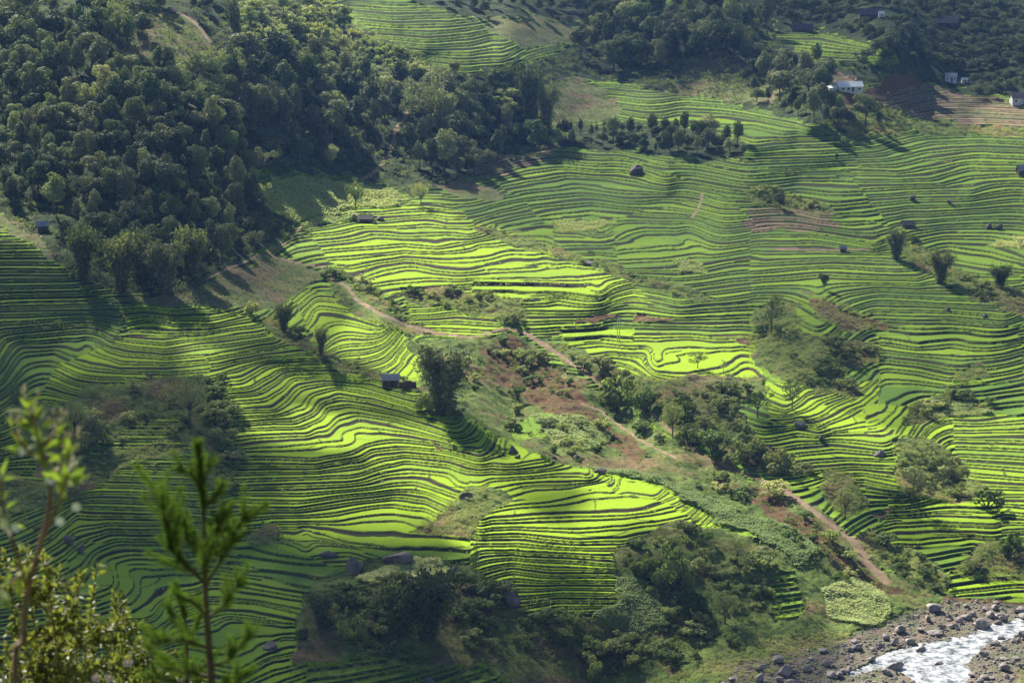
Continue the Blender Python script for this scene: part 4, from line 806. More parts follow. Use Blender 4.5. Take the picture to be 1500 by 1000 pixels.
# ------------------------------------------------------------------ boulders
import bmesh
def rock_mesh(name, seed, m, flat=.78):
    rs = np.random.default_rng(seed); bm = bmesh.new(); bmesh.ops.create_icosphere(bm, subdivisions=3, radius=.5)
    cut = [(rs.normal(size=3), .20+.18*rs.random()) for _ in range(11)]; cut = [(n/np.linalg.norm(n), d) for n, d in cut]; ph = rs.random(6)*6
    for v in bm.verts:
        p = np.array(v.co); p = p*(1+.10*math.sin(p[0]*9+ph[0])*math.sin(p[1]*8+ph[1])+.05*math.sin(p[2]*17+ph[2]+p[0]*13))
        for n, d in cut:
            q = p@n
            if q > d: p = p-n*(q-d)*.86
        v.co = Vector((p[0], p[1], p[2]*flat))
    me = bpy.data.meshes.new(name); bm.to_mesh(me); bm.free(); me.materials.append(m); return me
ROCKS = {k: [rock_mesh(nm, s*10+i, M[m]) for i in range(6)] for s, (k, nm, m) in enumerate([('dark', 'boulder', 'dark_rock'), ('river', 'boulder', 'rock')], 1)}
def boulder(px, py, w_, h_, label, group=None, kind='dark', sink=.5, name='boulder'):
    p = at(px, py); s = ppm(px, py); W, H = w_/s, h_/s; o = obj(name, ROCKS[kind][int(rng.integers(6))])
    o.location = p+Vector((0, 0, H*(.5-sink*.6))); o.scale = (W, W*(.7+.3*rng.random()), H/.6); o.rotation_euler = (0, 0, rng.random()*6.28)
    return tag(o, label, 'boulder', group)
for a in [(519, 836, 46, 30, 'leftmost of the three black boulders below the sunlit terraces'), (584, 826, 48, 24, 'wide middle black boulder below the sunlit terraces'), (667, 841, 34, 24, 'brownish right boulder of the three below the sunlit terraces'),
          (752, 886, 30, 30, 'tall dark boulder beside the little terraces under the spur'), (931, 254, 38, 17, 'big dark domed boulder on the upper middle terraces'), (684, 730, 26, 12, 'low dark boulder beside the overgrown gully in the bright fields'),
          (751, 662, 22, 15, 'dark boulder at the top edge of the sunlit spur terraces'), (880, 693, 26, 10, 'flat dark boulder on the spur crest beside the maize strip'), (1173, 625, 20, 13, 'brown boulder on the shaded terraces right of the dark trees'),
          (1289, 665, 26, 11, 'smooth grey boulder at the edge of the flat bright paddies'), (1449, 334, 13, 9, 'left stone of the dark pair on the upper right terraces'), (1462, 336, 15, 12, 'right taller stone of the dark pair on the upper right terraces'),
          (1336, 293, 18, 9, 'small dark rock on the far right terraces below the fan'), (1391, 299, 13, 9, 'smallest dark rock on the far right terraces'), (481, 815, 36, 13, 'low brown rock on the green plots left of the black boulders'),
          (627, 1004, 40, 15, 'pale grey rock just showing at the bottom edge'), (100, 795, 20, 15, 'purple grey rock among the terraces at lower left'), (119, 808, 14, 16, 'upright purple rock beside the lower left bowl of terraces'),
          (398, 950, 28, 12, 'purple brown rock at the edge of the lower left terraces'), (758, 670, 10, 7, 'little rock under the dark boulder at the spur top'), (1388, 455, 14, 8, 'pale rock on the shaded right terraces'), (1443, 465, 12, 7, 'pinkish rock on the shaded terraces at the right'),
          (862, 388, 22, 8, 'dark rock on the boundary bank of the middle terraces'), (812, 672, 12, 8, 'dark rock on the crest behind the sunlit terraces'), (1203, 645, 14, 9, 'dark rock on the step of the shaded terraces'), (845, 672, 16, 12, 'dark round rock on the spur crest above the big bright paddy')]: boulder(*a)
for a in [(1347, 951, 27, 13, 'flat topped boulder in midstream'), (1312, 978, 30, 18, 'biggest dark boulder at the left edge of the stream'), (1440, 917, 24, 17, 'pale boulder near the head of the rapids'), (1151, 988, 26, 19, 'dark boulder on the mossy left bank'), (1112, 996, 24, 15, 'dark boulder at the bottom edge of the left bank'), (1376, 972, 22, 10, 'low boulder inside the lower rapids')]: boulder(*a, None, 'river')
GRP = [(1240, 1330, 'grey boulder on the left gravel bank of the stream'), (1330, 1460, 'grey boulder among the rapids of the stream'), (1460, 1600, 'grey boulder on the right bank of the stream'), (900, 1240, 'dark stone on the dry left end of the stream bed')]
nb = 0
for _ in range(4000):
    x_ = 1030+480*rng.random(); y_ = 880+130*rng.random()
    if nb >= 170: break
    if int(mlook(ZMAP, np.array([x_]), np.array([y_]))[0]) != GRAVEL: continue
    lab = next(l for a, b, l in GRP if a <= x_ < b); sz = 5+12*rng.random()**2.6
    inw = bool(mlook(WMAP, np.array([x_]), np.array([y_]))[0])
    if inw and rng.random() < .6: continue
    boulder(x_, y_, sz*(1.1+.5*rng.random()), sz*(.45+.25*rng.random()), lab, lab, 'river', .1); nb += 1
def stones():
    pts = rng.random((9000, 2))*np.array([520, 140])+np.array([1010, 875]); x, y, z, zone, *_ = ground(pts[:, 0], pts[:, 1]); k = (zone == GRAVEL) & ~mlook(WMAP, pts[:, 0], pts[:, 1]); x, y, z = x[k], y[k], z[k]
    base = [(np.array([v.co[:] for v in me.vertices]), np.array([p.vertices[:] for p in me.polygons])) for me in [rock_mesh('s', 900+i, M['rock']) for i in range(2)]]
    bm = bmesh.new(); bmesh.ops.create_icosphere(bm, subdivisions=1, radius=.5); bv = np.array([v.co[:] for v in bm.verts]); bf = np.array([[v.index for v in f.verts] for f in bm.faces]); bm.free()
    n = len(x); s = .2+.7*rng.random(n)**3.5; V = bv[None]*(1+.35*(rng.random((n, len(bv), 1))-.5))*s[:, None, None]*np.array([1.2, 1, .75])+np.stack([x, y, z+.08*s], -1)[:, None]
    Fc = (bf[None]+(np.arange(n)*len(bv))[:, None, None]).reshape(-1, 3); tag(obj('river_stones', mesh_np('river_stones', V, Fc, [M['rock']])), 'small stones strewn over the stream bed', None, None, 'stuff')
stones()

# ------------------------------------------------------------------ huts and houses
M['white_roof'] = simple_mat('pale_sheet_roof', (.62, .64, .66), (.75, .76, .78), .3, .5, 1.2, .9, 1.1, 0, .4)
M['grey_roof'] = simple_mat('grey_sheet_roof', (.20, .21, .24), (.28, .29, .32), .5, .75, 1.5, .85, 1.15, 0, .4)
M['dark_roof'] = simple_mat('dark_tile_roof', (.07, .068, .08), (.11, .10, .11), .6, .8, 2, .7, 1.3)
M['brown_roof'] = simple_mat('brown_roof', (.20, .13, .11), (.27, .19, .16), .6, .8, 2, .7, 1.3)
M['plaster'] = simple_mat('plaster', (.42, .42, .42), (.55, .54, .52), .5, .9, 1.5, .85, 1.1)
M['blue_wall'] = simple_mat('blue_wall', (.45, .52, .62), (.55, .60, .68), .5, .8, 1.5, .9, 1.1)
M['timber'] = simple_mat('timber', (.07, .05, .035), (.13, .095, .07), 1.2, .9, 5, .7, 1.3)
M['glass'] = simple_mat('dark_opening', (.02, .02, .022), (.03, .03, .033), 1, .4, 1, .9, 1.1)
M['straw'] = simple_mat('firewood', (.10, .07, .05), (.17, .12, .08), 1.5, .95, 5, .5, 1.5)
def house(px, py, wpx, hpx, label, name='house', wall='timber', roof='dark_roof', rz=0.0, depth=.55, over=.35, rise=.38, nwin=2, cat='house', leanto=None, group=None):
    p = at(px, py); s = ppm(px, py); W, H = wpx/s, hpx/s; D = W*depth; hw = H*(1-rise); o = empty(name, p-Vector((0, 0, .1)), rz)
    b = MB(); b.box((0, 0, hw/2-.5), (W-.02, D, hw+1.0)); g = W/2-.06
    b.add([(-g, -D/2, hw), (-g, D/2, hw), (-g, 0, H-.1), (-g+.12, -D/2, hw), (-g+.12, D/2, hw), (-g+.12, 0, H-.1)], [(0, 2, 1), (3, 4, 5), (0, 3, 5, 2), (1, 2, 5, 4)]); b.add([(g, -D/2, hw), (g, D/2, hw), (g, 0, H-.1), (g-.12, -D/2, hw), (g-.12, D/2, hw), (g-.12, 0, H-.1)], [(0, 1, 2), (3, 5, 4), (0, 2, 5, 3), (1, 4, 5, 2)])
    part('wall', b.mesh('wall', [M[wall]]), o)
    b = MB(); e = over; d2 = D/2+e; drop = (H-hw)*e/(D/2); x = W/2+e
    for sg in (-1, 1): b.add([(-x, 0, H+.04), (x, 0, H+.04), (x, sg*d2, hw-drop+.04), (-x, sg*d2, hw-drop+.04), (-x, 0, H+.16), (x, 0, H+.16), (x, sg*d2, hw-drop+.14), (-x, sg*d2, hw-drop+.14)], [(0, 1, 2, 3), (4, 7, 6, 5), (0, 4, 5, 1), (1, 5, 6, 2), (2, 6, 7, 3), (3, 7, 4, 0)])
    part('roof', b.mesh('roof', [M[roof]]), o)
    b = MB(); b.box((W*.08, -D/2-.04, hw*.42), (min(1.2, W*.16), .1, hw*.84)); part('door', b.mesh('door', [M['timber' if wall != 'timber' else 'glass']]), o)
    for k in range(nwin):
        xw = (-.32, .34, -.1, .22)[k]*W; b = MB(); b.box((xw, -D/2-.03, hw*.56), (W*.09, .08, hw*.34)); part('window', b.mesh('window', [M['glass']]), o)
    if leanto:
        b = MB(); L = W*leanto; b.box((-W/2-L/2-.02, 0, hw*.36-.4), (L, D*.8, hw*.72+.8)); part('annex_wall', b.mesh('annex_wall', [M[wall]]), o)
        b = MB(); b.add([(-W/2-L-.3, -D*.45, hw*.72), (-W/2-.05, -D*.45, hw*.82), (-W/2-.05, D*.45, hw*1.02), (-W/2-L-.3, D*.45, hw*.95), (-W/2-L-.3, -D*.45, hw*.72+.12), (-W/2-.05, -D*.45, hw*.82+.12), (-W/2-.05, D*.45, hw*1.02+.12), (-W/2-L-.3, D*.45, hw*.95+.12)], [(0, 3, 2, 1), (4, 5, 6, 7), (0, 1, 5, 4), (1, 2, 6, 5), (2, 3, 7, 6), (3, 0, 4, 7)]); part('annex_roof', b.mesh('annex_roof', [M[roof]]), o)
    return tag(o, label, cat, group)
house(1244, 134, 36, 14, 'white roofed house with a lower annex above the red earth bank', wall='plaster', roof='white_roof', rz=.12, leanto=.36, rise=.45, nwin=3)
house(572, 564, 25, 16, 'timber field hut with a grey sheet roof on the spur crest', 'field_hut', 'timber', 'grey_roof', .1, .75, .3, .42, 1, 'hut')
house(1393, 120, 16, 13, 'small pale blue house among the trees at upper right', 'house', 'blue_wall', 'grey_roof', -.2, .7, .3, .35, 2)
house(1413, 120, 9, 7, 'little white shed right of the pale blue house', 'shed', 'plaster', 'white_roof', .1, .7, .2, .35, 0, 'shed')
house(1496, 152, 30, 16, 'brown roofed house cut by the right edge', 'house', 'plaster', 'brown_roof', .05, .6, .4, .45, 2)
house(1273, 28, 30, 13, 'long dark roofed house in the trees at the top', 'house', 'timber', 'dark_roof', .05, .5, .4, .6, 2)
house(1291, 27, 8, 7, 'small white walled shed at the right end of the long dark roofed house', 'shed', 'plaster', 'white_roof', 0, .7, .2, .4, 0, 'shed')
house(1175, 47, 30, 11, 'dark roofed house at the upper edge of the upper paddies', 'house', 'timber', 'dark_roof', -.05, .5, .4, .6, 2)
house(1390, 40, 30, 15, 'dark roofed house beside the track at the top right', 'house', 'timber', 'dark_roof', -.5, .55, .4, .6, 2)
house(1499, 256, 18, 13, 'blue grey roofed house at the right edge among the terraces', 'house', 'timber', 'grey_roof', .2, .6, .3, .55, 1)
house(1235, 369, 9, 8, 'tiny field hut on the tan path across the right terraces', 'field_hut', 'timber', 'grey_roof', 0, .8, .25, .4, 1, 'hut')
house(62, 336, 15, 13, 'small dark hut on the grass strip at the left edge', 'field_hut', 'timber', 'grey_roof', .3, .8, .25, .45, 1, 'hut')
house(537, 324, 20, 9, 'low grey roofed hut below the solitary tree on the knoll', 'field_hut', 'timber', 'dark_roof', -.1, .7, .3, .5, 1, 'hut')
house(1330, 333, 19, 9, 'brown roofed hut at the foot of the terrace fan on the right', 'field_hut', 'timber', 'brown_roof', .1, .6, .3, .55, 1, 'hut')
for a in [(518, 322, 12, 9, 'grey rock left of the low hut under the solitary tree'), (557, 323, 12, 8, 'pale rock right of the low hut under the solitary tree'), (548, 328, 9, 6, 'small rock in front of the low hut on the knoll')]: boulder(*a, None, 'river')
def woodpile():
    s = ppm(598, 566); o = empty('woodpile', at(597, 569), .12); L = 25/s; Hh = 12/s; b = MB(); n = 0
    for r in range(7):
        for k in range(26):
            x = -L/2+L*(k+.5*(r % 2))/26; z = Hh*(r+.5)/7
            if z > Hh*(1-.35*abs(x/L)): continue
            b.tube([(x, -.45-.1*rng.random(), z), (x+.05*rng.normal(), .5, z+.03*rng.normal())], [Hh/15, Hh/15], 6)
    part('logs', b.mesh('logs', [M['straw']]), o); b = MB()
    for x in (-L/2, 0, L/2): b.box((x, -.62, Hh*.5-.2), (.12, .12, Hh+.7))
    part('post', b.mesh('post', [M['timber']]), o); tag(o, 'long brown stack of firewood beside the hut on the spur crest', 'woodpile')
woodpile()
def power_poles():
    s = ppm(906, 500); h = 38/s; o = empty('power_pole', at(906, 501)); 
    for x in (-.45, .45):
        b = MB(); b.tube([(x, 0, -.5), (x*.8, 0, h)], [.17, .11], 8); part('post', b.mesh('post', [M['plaster']], True), o)
    b = MB(); b.box((0, -.14, h*.94), (2.6, .12, .14)); part('crossarm', b.mesh('crossarm', [M['timber']]), o)
    for x in (-1.1, 0, 1.1):
        b = MB(); b.tube([(x, -.14, h*.94+.07), (x, -.14, h*.94+.2), (x, -.14, h*.94+.42)], [.06, .1, .05], 8); part('insulator', b.mesh('insulator', [M['plaster']], True), o)
    tag(o, 'twin power poles joined by a crossarm on the bright curved paddies', 'power pole')
power_poles()

# ------------------------------------------------------------------ foreground plants on the near ridge
def near(px, py, D): rx, ry, rz = ray(px, py); return Vector(CAM)+Vector((float(rx), float(ry), float(rz)))*D
def ridge_z(x, y): return CAM[2]-1.6-.36*max(y, -3)
M["needle"] = leaf_mat("conifer_needle", (.032, .068, .013), (.095, .15, .028), .45)
M['twig'] = simple_mat('conifer_bark', (.055, .045, .03), (.10, .075, .05), 30, .95, 90)
M['fore_leaf'] = leaf_mat('shrub_leaf', (.03, .052, .012), (.115, .145, .028), .4, .25, .02)
M['broad_leaf'] = leaf_mat('broad_leaf', (.09, .14, .03), (.17, .23, .05), .45, .25, .0)
M['red_stem'] = simple_mat('red_stem', (.10, .062, .035), (.16, .10, .06), 12, .8, 60)
M['petal_white'] = simple_mat('white_blossom', (.7, .7, .62), (.8, .8, .74), 20, .7, 60, .9, 1.1)
M['bud'] = simple_mat('seed_bud', (.34, .27, .15), (.5, .42, .25), 30, .8, 80)
M['petal_purple'] = simple_mat('purple_petal', (.35, .26, .55), (.48, .38, .68), 20, .7, 60, .9, 1.1)
M['stamen'] = simple_mat('yellow_disc', (.6, .42, .05), (.7, .5, .08), 20, .8, 60)
def smooth_line(pts, n=14):
    P = np.array([list(p) for p in pts]); t = np.linspace(0, len(P)-1, n); o = []
    for q in t:
        i = min(int(q), len(P)-2); u = q-i; a = P[max(i-1, 0)]; b = P[i]; c = P[i+1]; d = P[min(i+2, len(P)-1)]
        o.append(.5*(2*b+(c-a)*u+(2*a-5*b+4*c-d)*u*u+(3*b-a-3*c+d)*u**3))
    return np.array(o)
def needles(line, dens, ln, rs, cone=.9, start=0.0):
    seg = np.diff(line, axis=0); L = np.linalg.norm(seg, axis=1).sum(); n = int(L*dens); q = (start+(1-start)*rs.random(n))*(len(line)-1.001); i = q.astype(int); u = (q-i)[:, None]; C = line[i]*(1-u)+line[i+1]*u; t = seg[i]/np.linalg.norm(seg[i], axis=1)[:, None]
    r = rs.normal(size=(n, 3)); r -= t*np.sum(r*t, 1)[:, None]; r /= np.linalg.norm(r, axis=1)[:, None]; d = t*(.55+.5*rs.random(n))[:, None]+r*cone; d /= np.linalg.norm(d, axis=1)[:, None]
    l = (ln*(.7+.5*rs.random(n)))[:, None]; sd = np.cross(d, rs.normal(size=(n, 3))); sd = sd/np.linalg.norm(sd, axis=1)[:, None]*ln*.032
    return np.stack([C-sd, C+sd, C+d*l+sd*.3, C+d*l-sd*.3], 1).reshape(-1, 3)
def conifer(D, stem, branches, label, ln, base_px):
    rs = np.random.default_rng(len(branches)+int(D*10)); root = near(base_px, 1060, D); root.z = ridge_z(root.x, root.y)-.1; o = empty('young_conifer', root)
    loc = lambda pts, j=.0: [near(x, y, D+jj)-root for (x, y), jj in zip(pts, j if isinstance(j, (list, tuple)) else [j]*len(pts))]
    st = [Vector((0, 0, 0))]+loc(stem); L = smooth_line(st, 22); b = MB(); b.tube(L, np.linspace(.016, .004, 22), 7); part('trunk', b.mesh('trunk', [M['twig']], True), o)
    V = [needles(L, 500, ln, rs, .7, .7)]
    for pts, side in branches:
        j = np.linspace(0, side, len(pts)); P = smooth_line(loc(pts, list(j)), 12); b = MB(); b.tube(P, np.linspace(.008, .003, 12), 6); part('branch', b.mesh('branch', [M['twig']], True), o)
        V.append(needles(P, 1500, ln, rs, .8, .1)); Lb = np.linalg.norm(np.diff(P, axis=0), axis=1).sum(); ns = max(3, int(Lb*42))
        for k in range(ns):                   # side shoots
            i = int((.25+.72*(k+.5)/ns)*11); p = P[min(i, 10)]; t = P[min(i+1, 11)]-P[max(i-1, 0)]; t /= np.linalg.norm(t); r = rs.normal(size=3); r -= t*(r@t); r /= np.linalg.norm(r); d = t*.7+r*.8+np.array([0, 0, .25]); sl = Lb*(.14+.16*rs.random()); sh = smooth_line([p, p+d*sl*.5, p+d*sl+np.array([0, 0, sl*.15])], 6); V.append(needles(sh, 1700, ln*.85, rs, .75))
    V = np.concatenate(V); part('foliage', mesh_np('foliage', V, np.arange(len(V)).reshape(-1, 4), [M['needle']], {'tint': rs.random(len(V)//4)}), o)
    return tag(o, label, 'conifer')
conifer(9.0, [(312, 1060), (307, 960), (303, 900), (301, 855), (300, 790), (297, 730), (293, 690), (290, 648)],
 [([(301, 854), (272, 826), (250, 800), (241, 760), (236, 710)], -.12), ([(301, 856), (322, 822), (340, 792), (352, 760), (371, 744)], .1), ([(296, 712), (282, 696), (262, 680)], .08), ([(299, 742), (314, 728), (327, 706)], -.06), ([(298, 700), (306, 684), (313, 672)], .1),
  ([(301, 820), (285, 800), (272, 770), (266, 745)], .16), ([(300, 800), (318, 775), (326, 750)], -.15), ([(304, 905), (328, 885), (345, 858), (354, 848)], .12), ([(303, 900), (280, 880), (262, 872)], -.1), ([(308, 975), (335, 965), (355, 940), (372, 922)], .1), ([(306, 950), (280, 940), (250, 935), (222, 942)], -.14), ([(301, 850), (300, 820), (312, 800)], -.2), ([(309, 1000), (340, 1000), (360, 985)], -.1), ([(307, 990), (275, 985), (240, 975)], .1)],
 'young bright green conifer in the blurred foreground', .036, 315)
conifer(9.6, [(275, 1060), (273, 990), (272, 930), (268, 890), (256, 856)], [([(272, 930), (255, 905), (245, 880)], .08), ([(272, 935), (288, 915), (296, 895)], -.08), ([(273, 985), (245, 965), (220, 945)], .1), ([(273, 990), (300, 975), (315, 955)], -.1), ([(273, 1000), (240, 995), (215, 985)], .05)],
 'smaller dark conifer shoot left of the taller one in front', .03, 275)
def leaves_on(P, n, ln, rs, start=.3, droop=.0, wid=.5, spread=.9):
    q = (start+(1-start)*rs.random(n))*(len(P)-1.001); i = q.astype(int); u = (q-i)[:, None]; C = P[i]*(1-u)+P[i+1]*u; t = P[i+1]-P[i]; t /= np.linalg.norm(t, axis=1)[:, None]; r = rs.normal(size=(n, 3)); r /= np.linalg.norm(r, axis=1)[:, None]; d = t*.5+r*spread+np.array([0, 0, .25-droop]); d /= np.linalg.norm(d, axis=1)[:, None]
    l = (ln*(.55+.65*rs.random(n)))[:, None]; sd = np.cross(d, rs.normal(size=(n, 3))*.8+np.array([0, 0, 1.0])); sd /= np.linalg.norm(sd, axis=1)[:, None]; nr = np.cross(sd, d); sd = sd*l*wid*.5; C = C+d*l*.15
    a = C; m1 = C+d*l*.45+sd; m2 = C+d*l*.45-sd; mid = C+d*l*.5-nr*l*.07; tip = C+d*l-nr*l*.12
    V = np.stack([a, m1, tip, mid, a, mid, tip, m2], 1).reshape(-1, 3); return V
def bush(D, base, tips, label, ln, nleaf, name='leafy_bush', seed=5, leaf='fore_leaf', stemr=.009, cat='bush'):
    rs = np.random.default_rng(seed); root = near(base, 1090, D); root.z = ridge_z(root.x, root.y)-.1; o = empty(name, root); V = []; b = MB()
    for (x, y) in tips:
        dd = D+rs.normal()*.7; tip = near(x, y, dd)-root; bs = Vector((rs.normal()*.18, rs.normal()*.2, 0)); mid = bs.lerp(tip, .55)+Vector((rs.normal()*.08, rs.normal()*.1, .12)); P = smooth_line([bs, mid, tip], 12); b.tube(P, np.linspace(stemr, stemr*.25, 12), 5); V.append(leaves_on(P, nleaf, ln, rs, .45))
        for k in range(11):
            i = 4+int(rs.integers(6)); d = Vector((rs.normal(), rs.normal()*.8, .5+.5*rs.random())).normalized()*(.10+.22*rs.random())*D/15; p = Vector(P[i]); sh = smooth_line([p, p+d*.55+Vector((0, 0, .02)), p+d], 6); b.tube(sh, np.linspace(stemr*.4, stemr*.15, 6), 4); V.append(leaves_on(sh, int(nleaf*.45), ln, rs, .15))
    part('stem', b.mesh('stem', [M['twig']], True), o); V = np.concatenate(V); n = len(V)//8
    part('foliage', mesh_np('foliage', V, np.arange(len(V)).reshape(-1, 4), [M[leaf]], {'tint': np.repeat(np.clip(rs.normal(.5, .3, n), 0, 1), 2)}), o); return tag(o, label, cat)
bush(15.5, 85, [(8, 812), (35, 800), (62, 806), (88, 838), (118, 842), (142, 828), (60, 868), (20, 880), (95, 888), (118, 905), (48, 930), (8, 945), (85, 958), (128, 950), (30, 985), (110, 985)], 'glossy leaved bush filling the bottom left corner', .056, 130, seed=5)
bush(17.5, 190, [(166, 868), (180, 884), (172, 905), (158, 930), (190, 935), (214, 942), (150, 962), (178, 975), (208, 978), (236, 966), (250, 990), (140, 992), (200, 1000)], 'lower leafy bush between the corner bush and the conifer', .054, 120, seed=9)
def flower_stem():
    D = 6.2; rs = np.random.default_rng(3); root = near(20, 1080, D); root.z = ridge_z(root.x, root.y)-.1; o = empty('flowering_stem', root); b = MB(); V = []; R = lambda x, y, j=0: near(x, y, D+j)-root
    main = smooth_line([Vector((0, 0, 0)), R(22, 1050), R(34, 940), R(40, 870), R(58, 800), R(72, 740), R(70, 690), R(55, 640), R(45, 596)], 30); b.tube(main, np.linspace(.010, .003, 30), 7)
    side = [[(42, 862), (20, 800), (4, 745), (2, 700)], [(60, 795), (84, 740), (98, 700), (108, 668)], [(70, 700), (92, 680), (104, 650)], [(66, 670), (40, 660), (20, 630)], [(62, 655), (76, 640), (82, 622)], [(50, 830), (20, 850), (2, 862)]]
    tips = [main]
    for s in side: P = smooth_line([R(x, y, .15*rs.normal()*k/3) for k, (x, y) in enumerate(s)], 10); b.tube(P, np.linspace(.006, .0025, 10), 6); tips.append(P)
    part('stem', b.mesh('stem', [M['red_stem']], True), o)
    for P, n, st in zip(tips, (34, 16, 24, 14, 9, 7, 16), (.72, .4, .35, .3, .3, .3, .3)): V.append(leaves_on(P, n, (.058), rs, st, .1, .42, .8))
    V = np.concatenate(V); n = len(V)//8; part('foliage', mesh_np('foliage', V, np.arange(len(V)).reshape(-1, 4), [M['broad_leaf']], {'tint': np.repeat(rs.random(n), 2)}), o)
    for P in tips[:1]+tips[3:6]:
        b = MB()
        for k in range(7): c = Vector(P[-1])+Vector(rs.normal(size=3)*.013)+Vector((0, 0, .004*k)); b.tube([c, c+Vector((0, 0, .007)), c+Vector((rs.normal()*.002, 0, .016))], [.003, .006, .002], 6)
        part('bud', b.mesh('bud', [M['bud']], True), o)
    for x, y in ((112, 742), (74, 702), (23, 772), (30, 660), (88, 763)):
        b = MB(); c = R(x, y, -.05)
        for k in range(5):
            a = k*1.2566; d = Vector((math.cos(a)*.011, -.004, math.sin(a)*.011)); q = Vector((-math.sin(a)*.006, 0, math.cos(a)*.006)); b.add([c, c+d*.7+q, c+d*1.25, c+d*.7-q], [(0, 1, 2, 3)])
        part('blossom', b.mesh('blossom', [M['petal_white']]), o)
    tag(o, 'tall reddish flowering stem with broad leaves at the left edge', 'plant')
flower_stem()
for (x, y, lab) in ((140, 992, 'purple daisy at the left of the pair on the bottom edge'), (160, 992, 'purple daisy at the right of the pair on the bottom edge'), (187, 970, 'single purple daisy above the pair at the bottom')):
    D = 12.5; root = near(x, 1075, D); root.z = ridge_z(root.x, root.y)-.1; o = empty('daisy', root); c = near(x, y, D)-root; b = MB(); b.tube([(0, 0, 0), (c.x*.4, c.y*.4, c.z*.55), tuple(c)], [.006, .005, .003], 6); part('stem', b.mesh('stem', [M['needle']]), o); b = MB()
    for k in range(11):
        a = k*6.283/11; d = Vector((math.cos(a)*.024, -.006, math.sin(a)*.024)); q = Vector((-math.sin(a)*.005, 0, math.cos(a)*.005)); b.add([c+d*.15, c+d*.7+q, c+d, c+d*.7-q], [(0, 1, 2, 3)])
    part('petals', b.mesh('petals', [M['petal_purple']]), o); b = MB(); b.tube([c+Vector((0, .002, 0)), c+Vector((0, -.007, 0))], [.007, .006], 8); part('flower_disc', b.mesh('flower_disc', [M['stamen']]), o); tag(o, lab, 'flower')

# ------------------------------------------------------------------ unseen thin clouds between sun and valley, shaped to cast the shade patches
SHADE = [ # share of sunlight let through, outline of the shade on the ground
 (.95, [(-400,-400),(1900,-400),(1900,205),(820,205),(760,260),(640,270),(520,262),(380,255),(300,300),(150,300),(-400,300)]),
 (.6, [(640,270),(820,205),(1900,205),(1900,560),(1290,560),(1120,500),(1100,470),(960,440),(900,400),(800,360),(700,320)]),
 (1.0, [(350,-50),(480,-20),(560,50),(650,110),(640,135),(560,130),(450,95),(340,70)]), (.75, [(480,-30),(620,0),(770,60),(770,108),(650,108),(560,50)]), (.7, [(815,125),(1000,150),(1250,200),(1200,215),(1000,190),(830,185)]),
 (.55, [(620,270),(760,268),(800,330),(700,335),(640,300)]), (.40, [(1090,300),(1240,310),(1250,345),(1090,345)]),
 (.26, [(-400,400),(150,425),(250,425),(330,400),(400,375),(430,370),(480,400),(450,440),(380,462),(330,450),(218,452),(214,490),(120,520),(60,560),(10,640),(-400,640)]),
 (.10, [(-400,300),(90,390),(170,440),(214,455),(200,490),(100,515),(60,545),(-20,600),(-400,600)]), (.5, [(100,330),(300,300),(400,345),(390,372),(300,412),(250,440),(170,430)]),
 (.62, [(60,560),(130,505),(200,490),(250,505),(330,545),(190,560),(90,575)]),
 (.10, [(352,512),(440,502),(500,520),(560,548),(640,590),(560,578),(470,556),(410,556),(370,562),(330,560),(310,530)]),
 (.08, [(655,600),(700,620),(770,652),(745,682),(700,695),(672,660)]),
 (.05, [(325,635),(360,650),(420,660),(520,690),(575,706),(580,735),(500,750),(400,752),(330,760)]),
 (.06, [(-400,560),(60,575),(190,562),(310,550),(335,600),(335,690),(330,760),(420,800),(480,830),(440,880),(440,1300),(-400,1300)]),
 (.6, [(130,690),(290,685),(300,735),(200,740),(150,725)]), (.15, [(90,740),(320,745),(330,775),(250,800),(100,790)]),
 (.14, [(430,860),(500,832),(560,822),(690,832),(735,868),(790,925),(900,935),(960,960),(1020,985),(1010,1300),(420,1300)]),
 (.28, [(925,800),(985,785),(1060,788),(1110,820),(1130,850),(1125,930),(1060,960),(1000,975),(950,940),(985,900),(920,840)]),
 (.5, [(760,-400),(1900,-400),(1900,130),(1300,120),(1130,110),(940,130),(820,120),(760,90)]),
 (.45, [(880,560),(990,558),(1110,565),(1075,600),(1110,650),(1180,690),(1100,690),(1000,640)]), (.4, [(1100,430),(1180,440),(1290,470),(1290,540),(1220,575),(1140,560),(1100,500)]), (.20, [(1110,612),(1180,628),(1240,655),(1230,680),(1180,690),(1120,650)]),
 (.45, [(1290,480),(1300,440),(1900,440),(1900,500),(1440,480)]), (.5, [(1390,790),(1500,780),(1900,780),(1900,850),(1400,850)]),
]
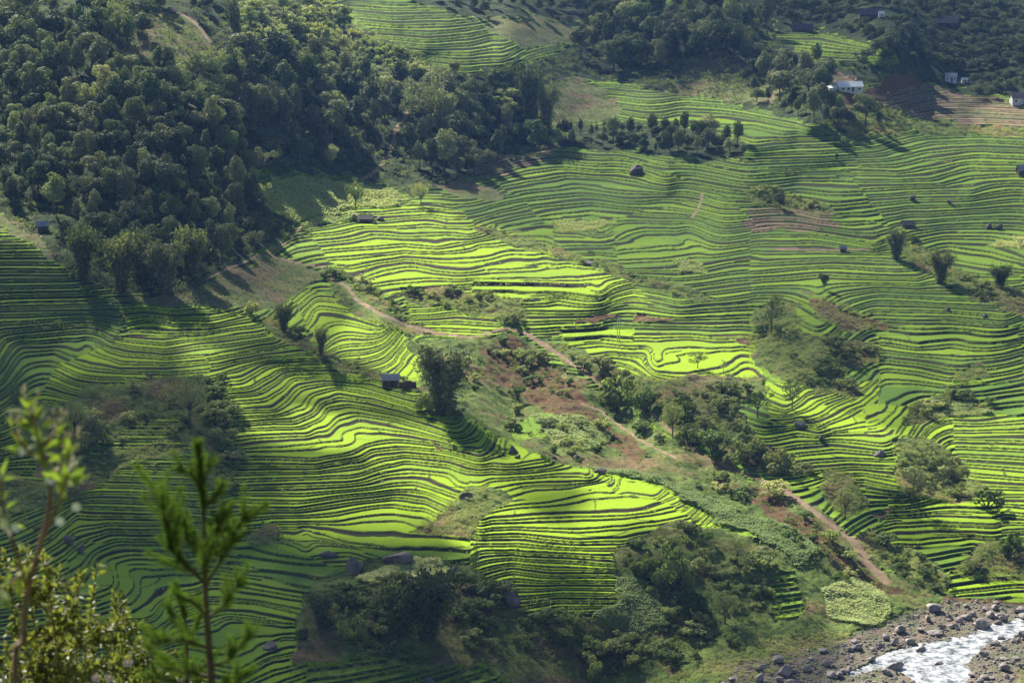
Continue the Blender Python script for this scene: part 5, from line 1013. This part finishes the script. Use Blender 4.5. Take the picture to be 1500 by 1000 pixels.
def clouds():
    st = 8; gx, gy = np.meshgrid(np.arange(-380, 1881, st), np.arange(-300, 1301, st)); t = np.ones(gx.shape); g_x = gx.astype(float); g_y = gy.astype(float)
    jx = g_x+(fbm(g_x/40, g_y/28, 200, 3)-.5)*34; jy = g_y+(fbm(g_x/40, g_y/28, 210, 3)-.5)*22
    for v, poly in SHADE: t[inside(jx, jy, poly)] = v
    for _ in range(2):
        q = np.pad(t, 1, 'edge'); t = (q[:-2, 1:-1]+q[2:, 1:-1]+q[1:-1, :-2]+q[1:-1, 2:]+2*t)/6
    t = np.clip(t+(fbm(g_x/55, g_y/30, 220, 3)-.5)*.35*(t < .9)*(t > .2), .03, 1)
    x, y, z = base_xyz(np.clip(g_x, -150, 1650), np.clip(g_y, -110, 1110)); ex = (g_x-np.clip(g_x, -150, 1650))*.35; ey = -(g_y-np.clip(g_y, -110, 1110))*.6
    H = 520.0; k = (H-z)/SUN[2]; X = x+ex+SUN[0]*k; Y = y+ey+SUN[1]*k; puff = (1-t)*(10+60*fbm(X/60, Y/60, 230, 3)); cover = 1-np.sqrt(t)
    V = np.concatenate([np.stack([X, Y, H+puff+.5], -1).reshape(-1, 3), np.stack([X, Y, H-puff*.35], -1).reshape(-1, 3)]); n = gx.size; idx = np.arange(n).reshape(gx.shape)
    ok = np.minimum.reduce([t[1:, :-1], t[1:, 1:], t[:-1, 1:], t[:-1, :-1]]) < .97; Q = np.stack([idx[1:, :-1], idx[1:, 1:], idx[:-1, 1:], idx[:-1, :-1]], -1)[ok]; Q = np.concatenate([Q, Q[:, ::-1]+n]); used = np.zeros(len(V), bool); used[Q.ravel()] = True; rm = np.cumsum(used)-1
    m, tt = mat('shade_cloud'); k_ = N(tt); tr = k_.n('ShaderNodeBsdfTransparent'); df = k_.n('ShaderNodeBsdfTranslucent'); df.inputs[0].default_value = (.5, .5, .53, 1); d2 = k_.n('ShaderNodeBsdfDiffuse'); d2.inputs[0].default_value = (.5, .5, .53, 1); m1 = k_.n('ShaderNodeMixShader'); m1.inputs[0].default_value = .4; k_.l(df.outputs[0], m1.inputs[1]); k_.l(d2.outputs[0], m1.inputs[2]); m2 = k_.n('ShaderNodeMixShader'); k_.l(k_.attr('cover'), m2.inputs[0]); k_.l(tr.outputs[0], m2.inputs[1]); k_.l(m1.outputs[0], m2.inputs[2]); k_.out(m2.outputs[0])
    tag(obj('cloud', mesh_np('cloud', V[used], rm[Q], [m], {'cover': np.concatenate([cover.ravel(), cover.ravel()])[used]}, True)), 'unseen thin cloud above the valley shaped to cast the shade patches', None, None, 'structure')
clouds()

# ------------------------------------------------------------------ haze
def haze():
    b = MB(); top = 262.0; b.box((0, 890, (top-30)/2), (1500, 2000, top+30)); o = obj('haze', b.mesh('haze', [])); m, t = mat('haze'); v = t.nodes.new('ShaderNodeVolumePrincipled'); v.inputs['Density'].default_value = .000026; v.inputs['Color'].default_value = (.22, .42, 1.0, 1); v.inputs['Anisotropy'].default_value = .3
    ou = t.nodes.new('ShaderNodeOutputMaterial'); t.links.new(v.outputs[0], ou.inputs['Volume']); o.data.materials.append(m); tag(o, 'pale blue morning haze over the valley', None, None, 'stuff')
haze()
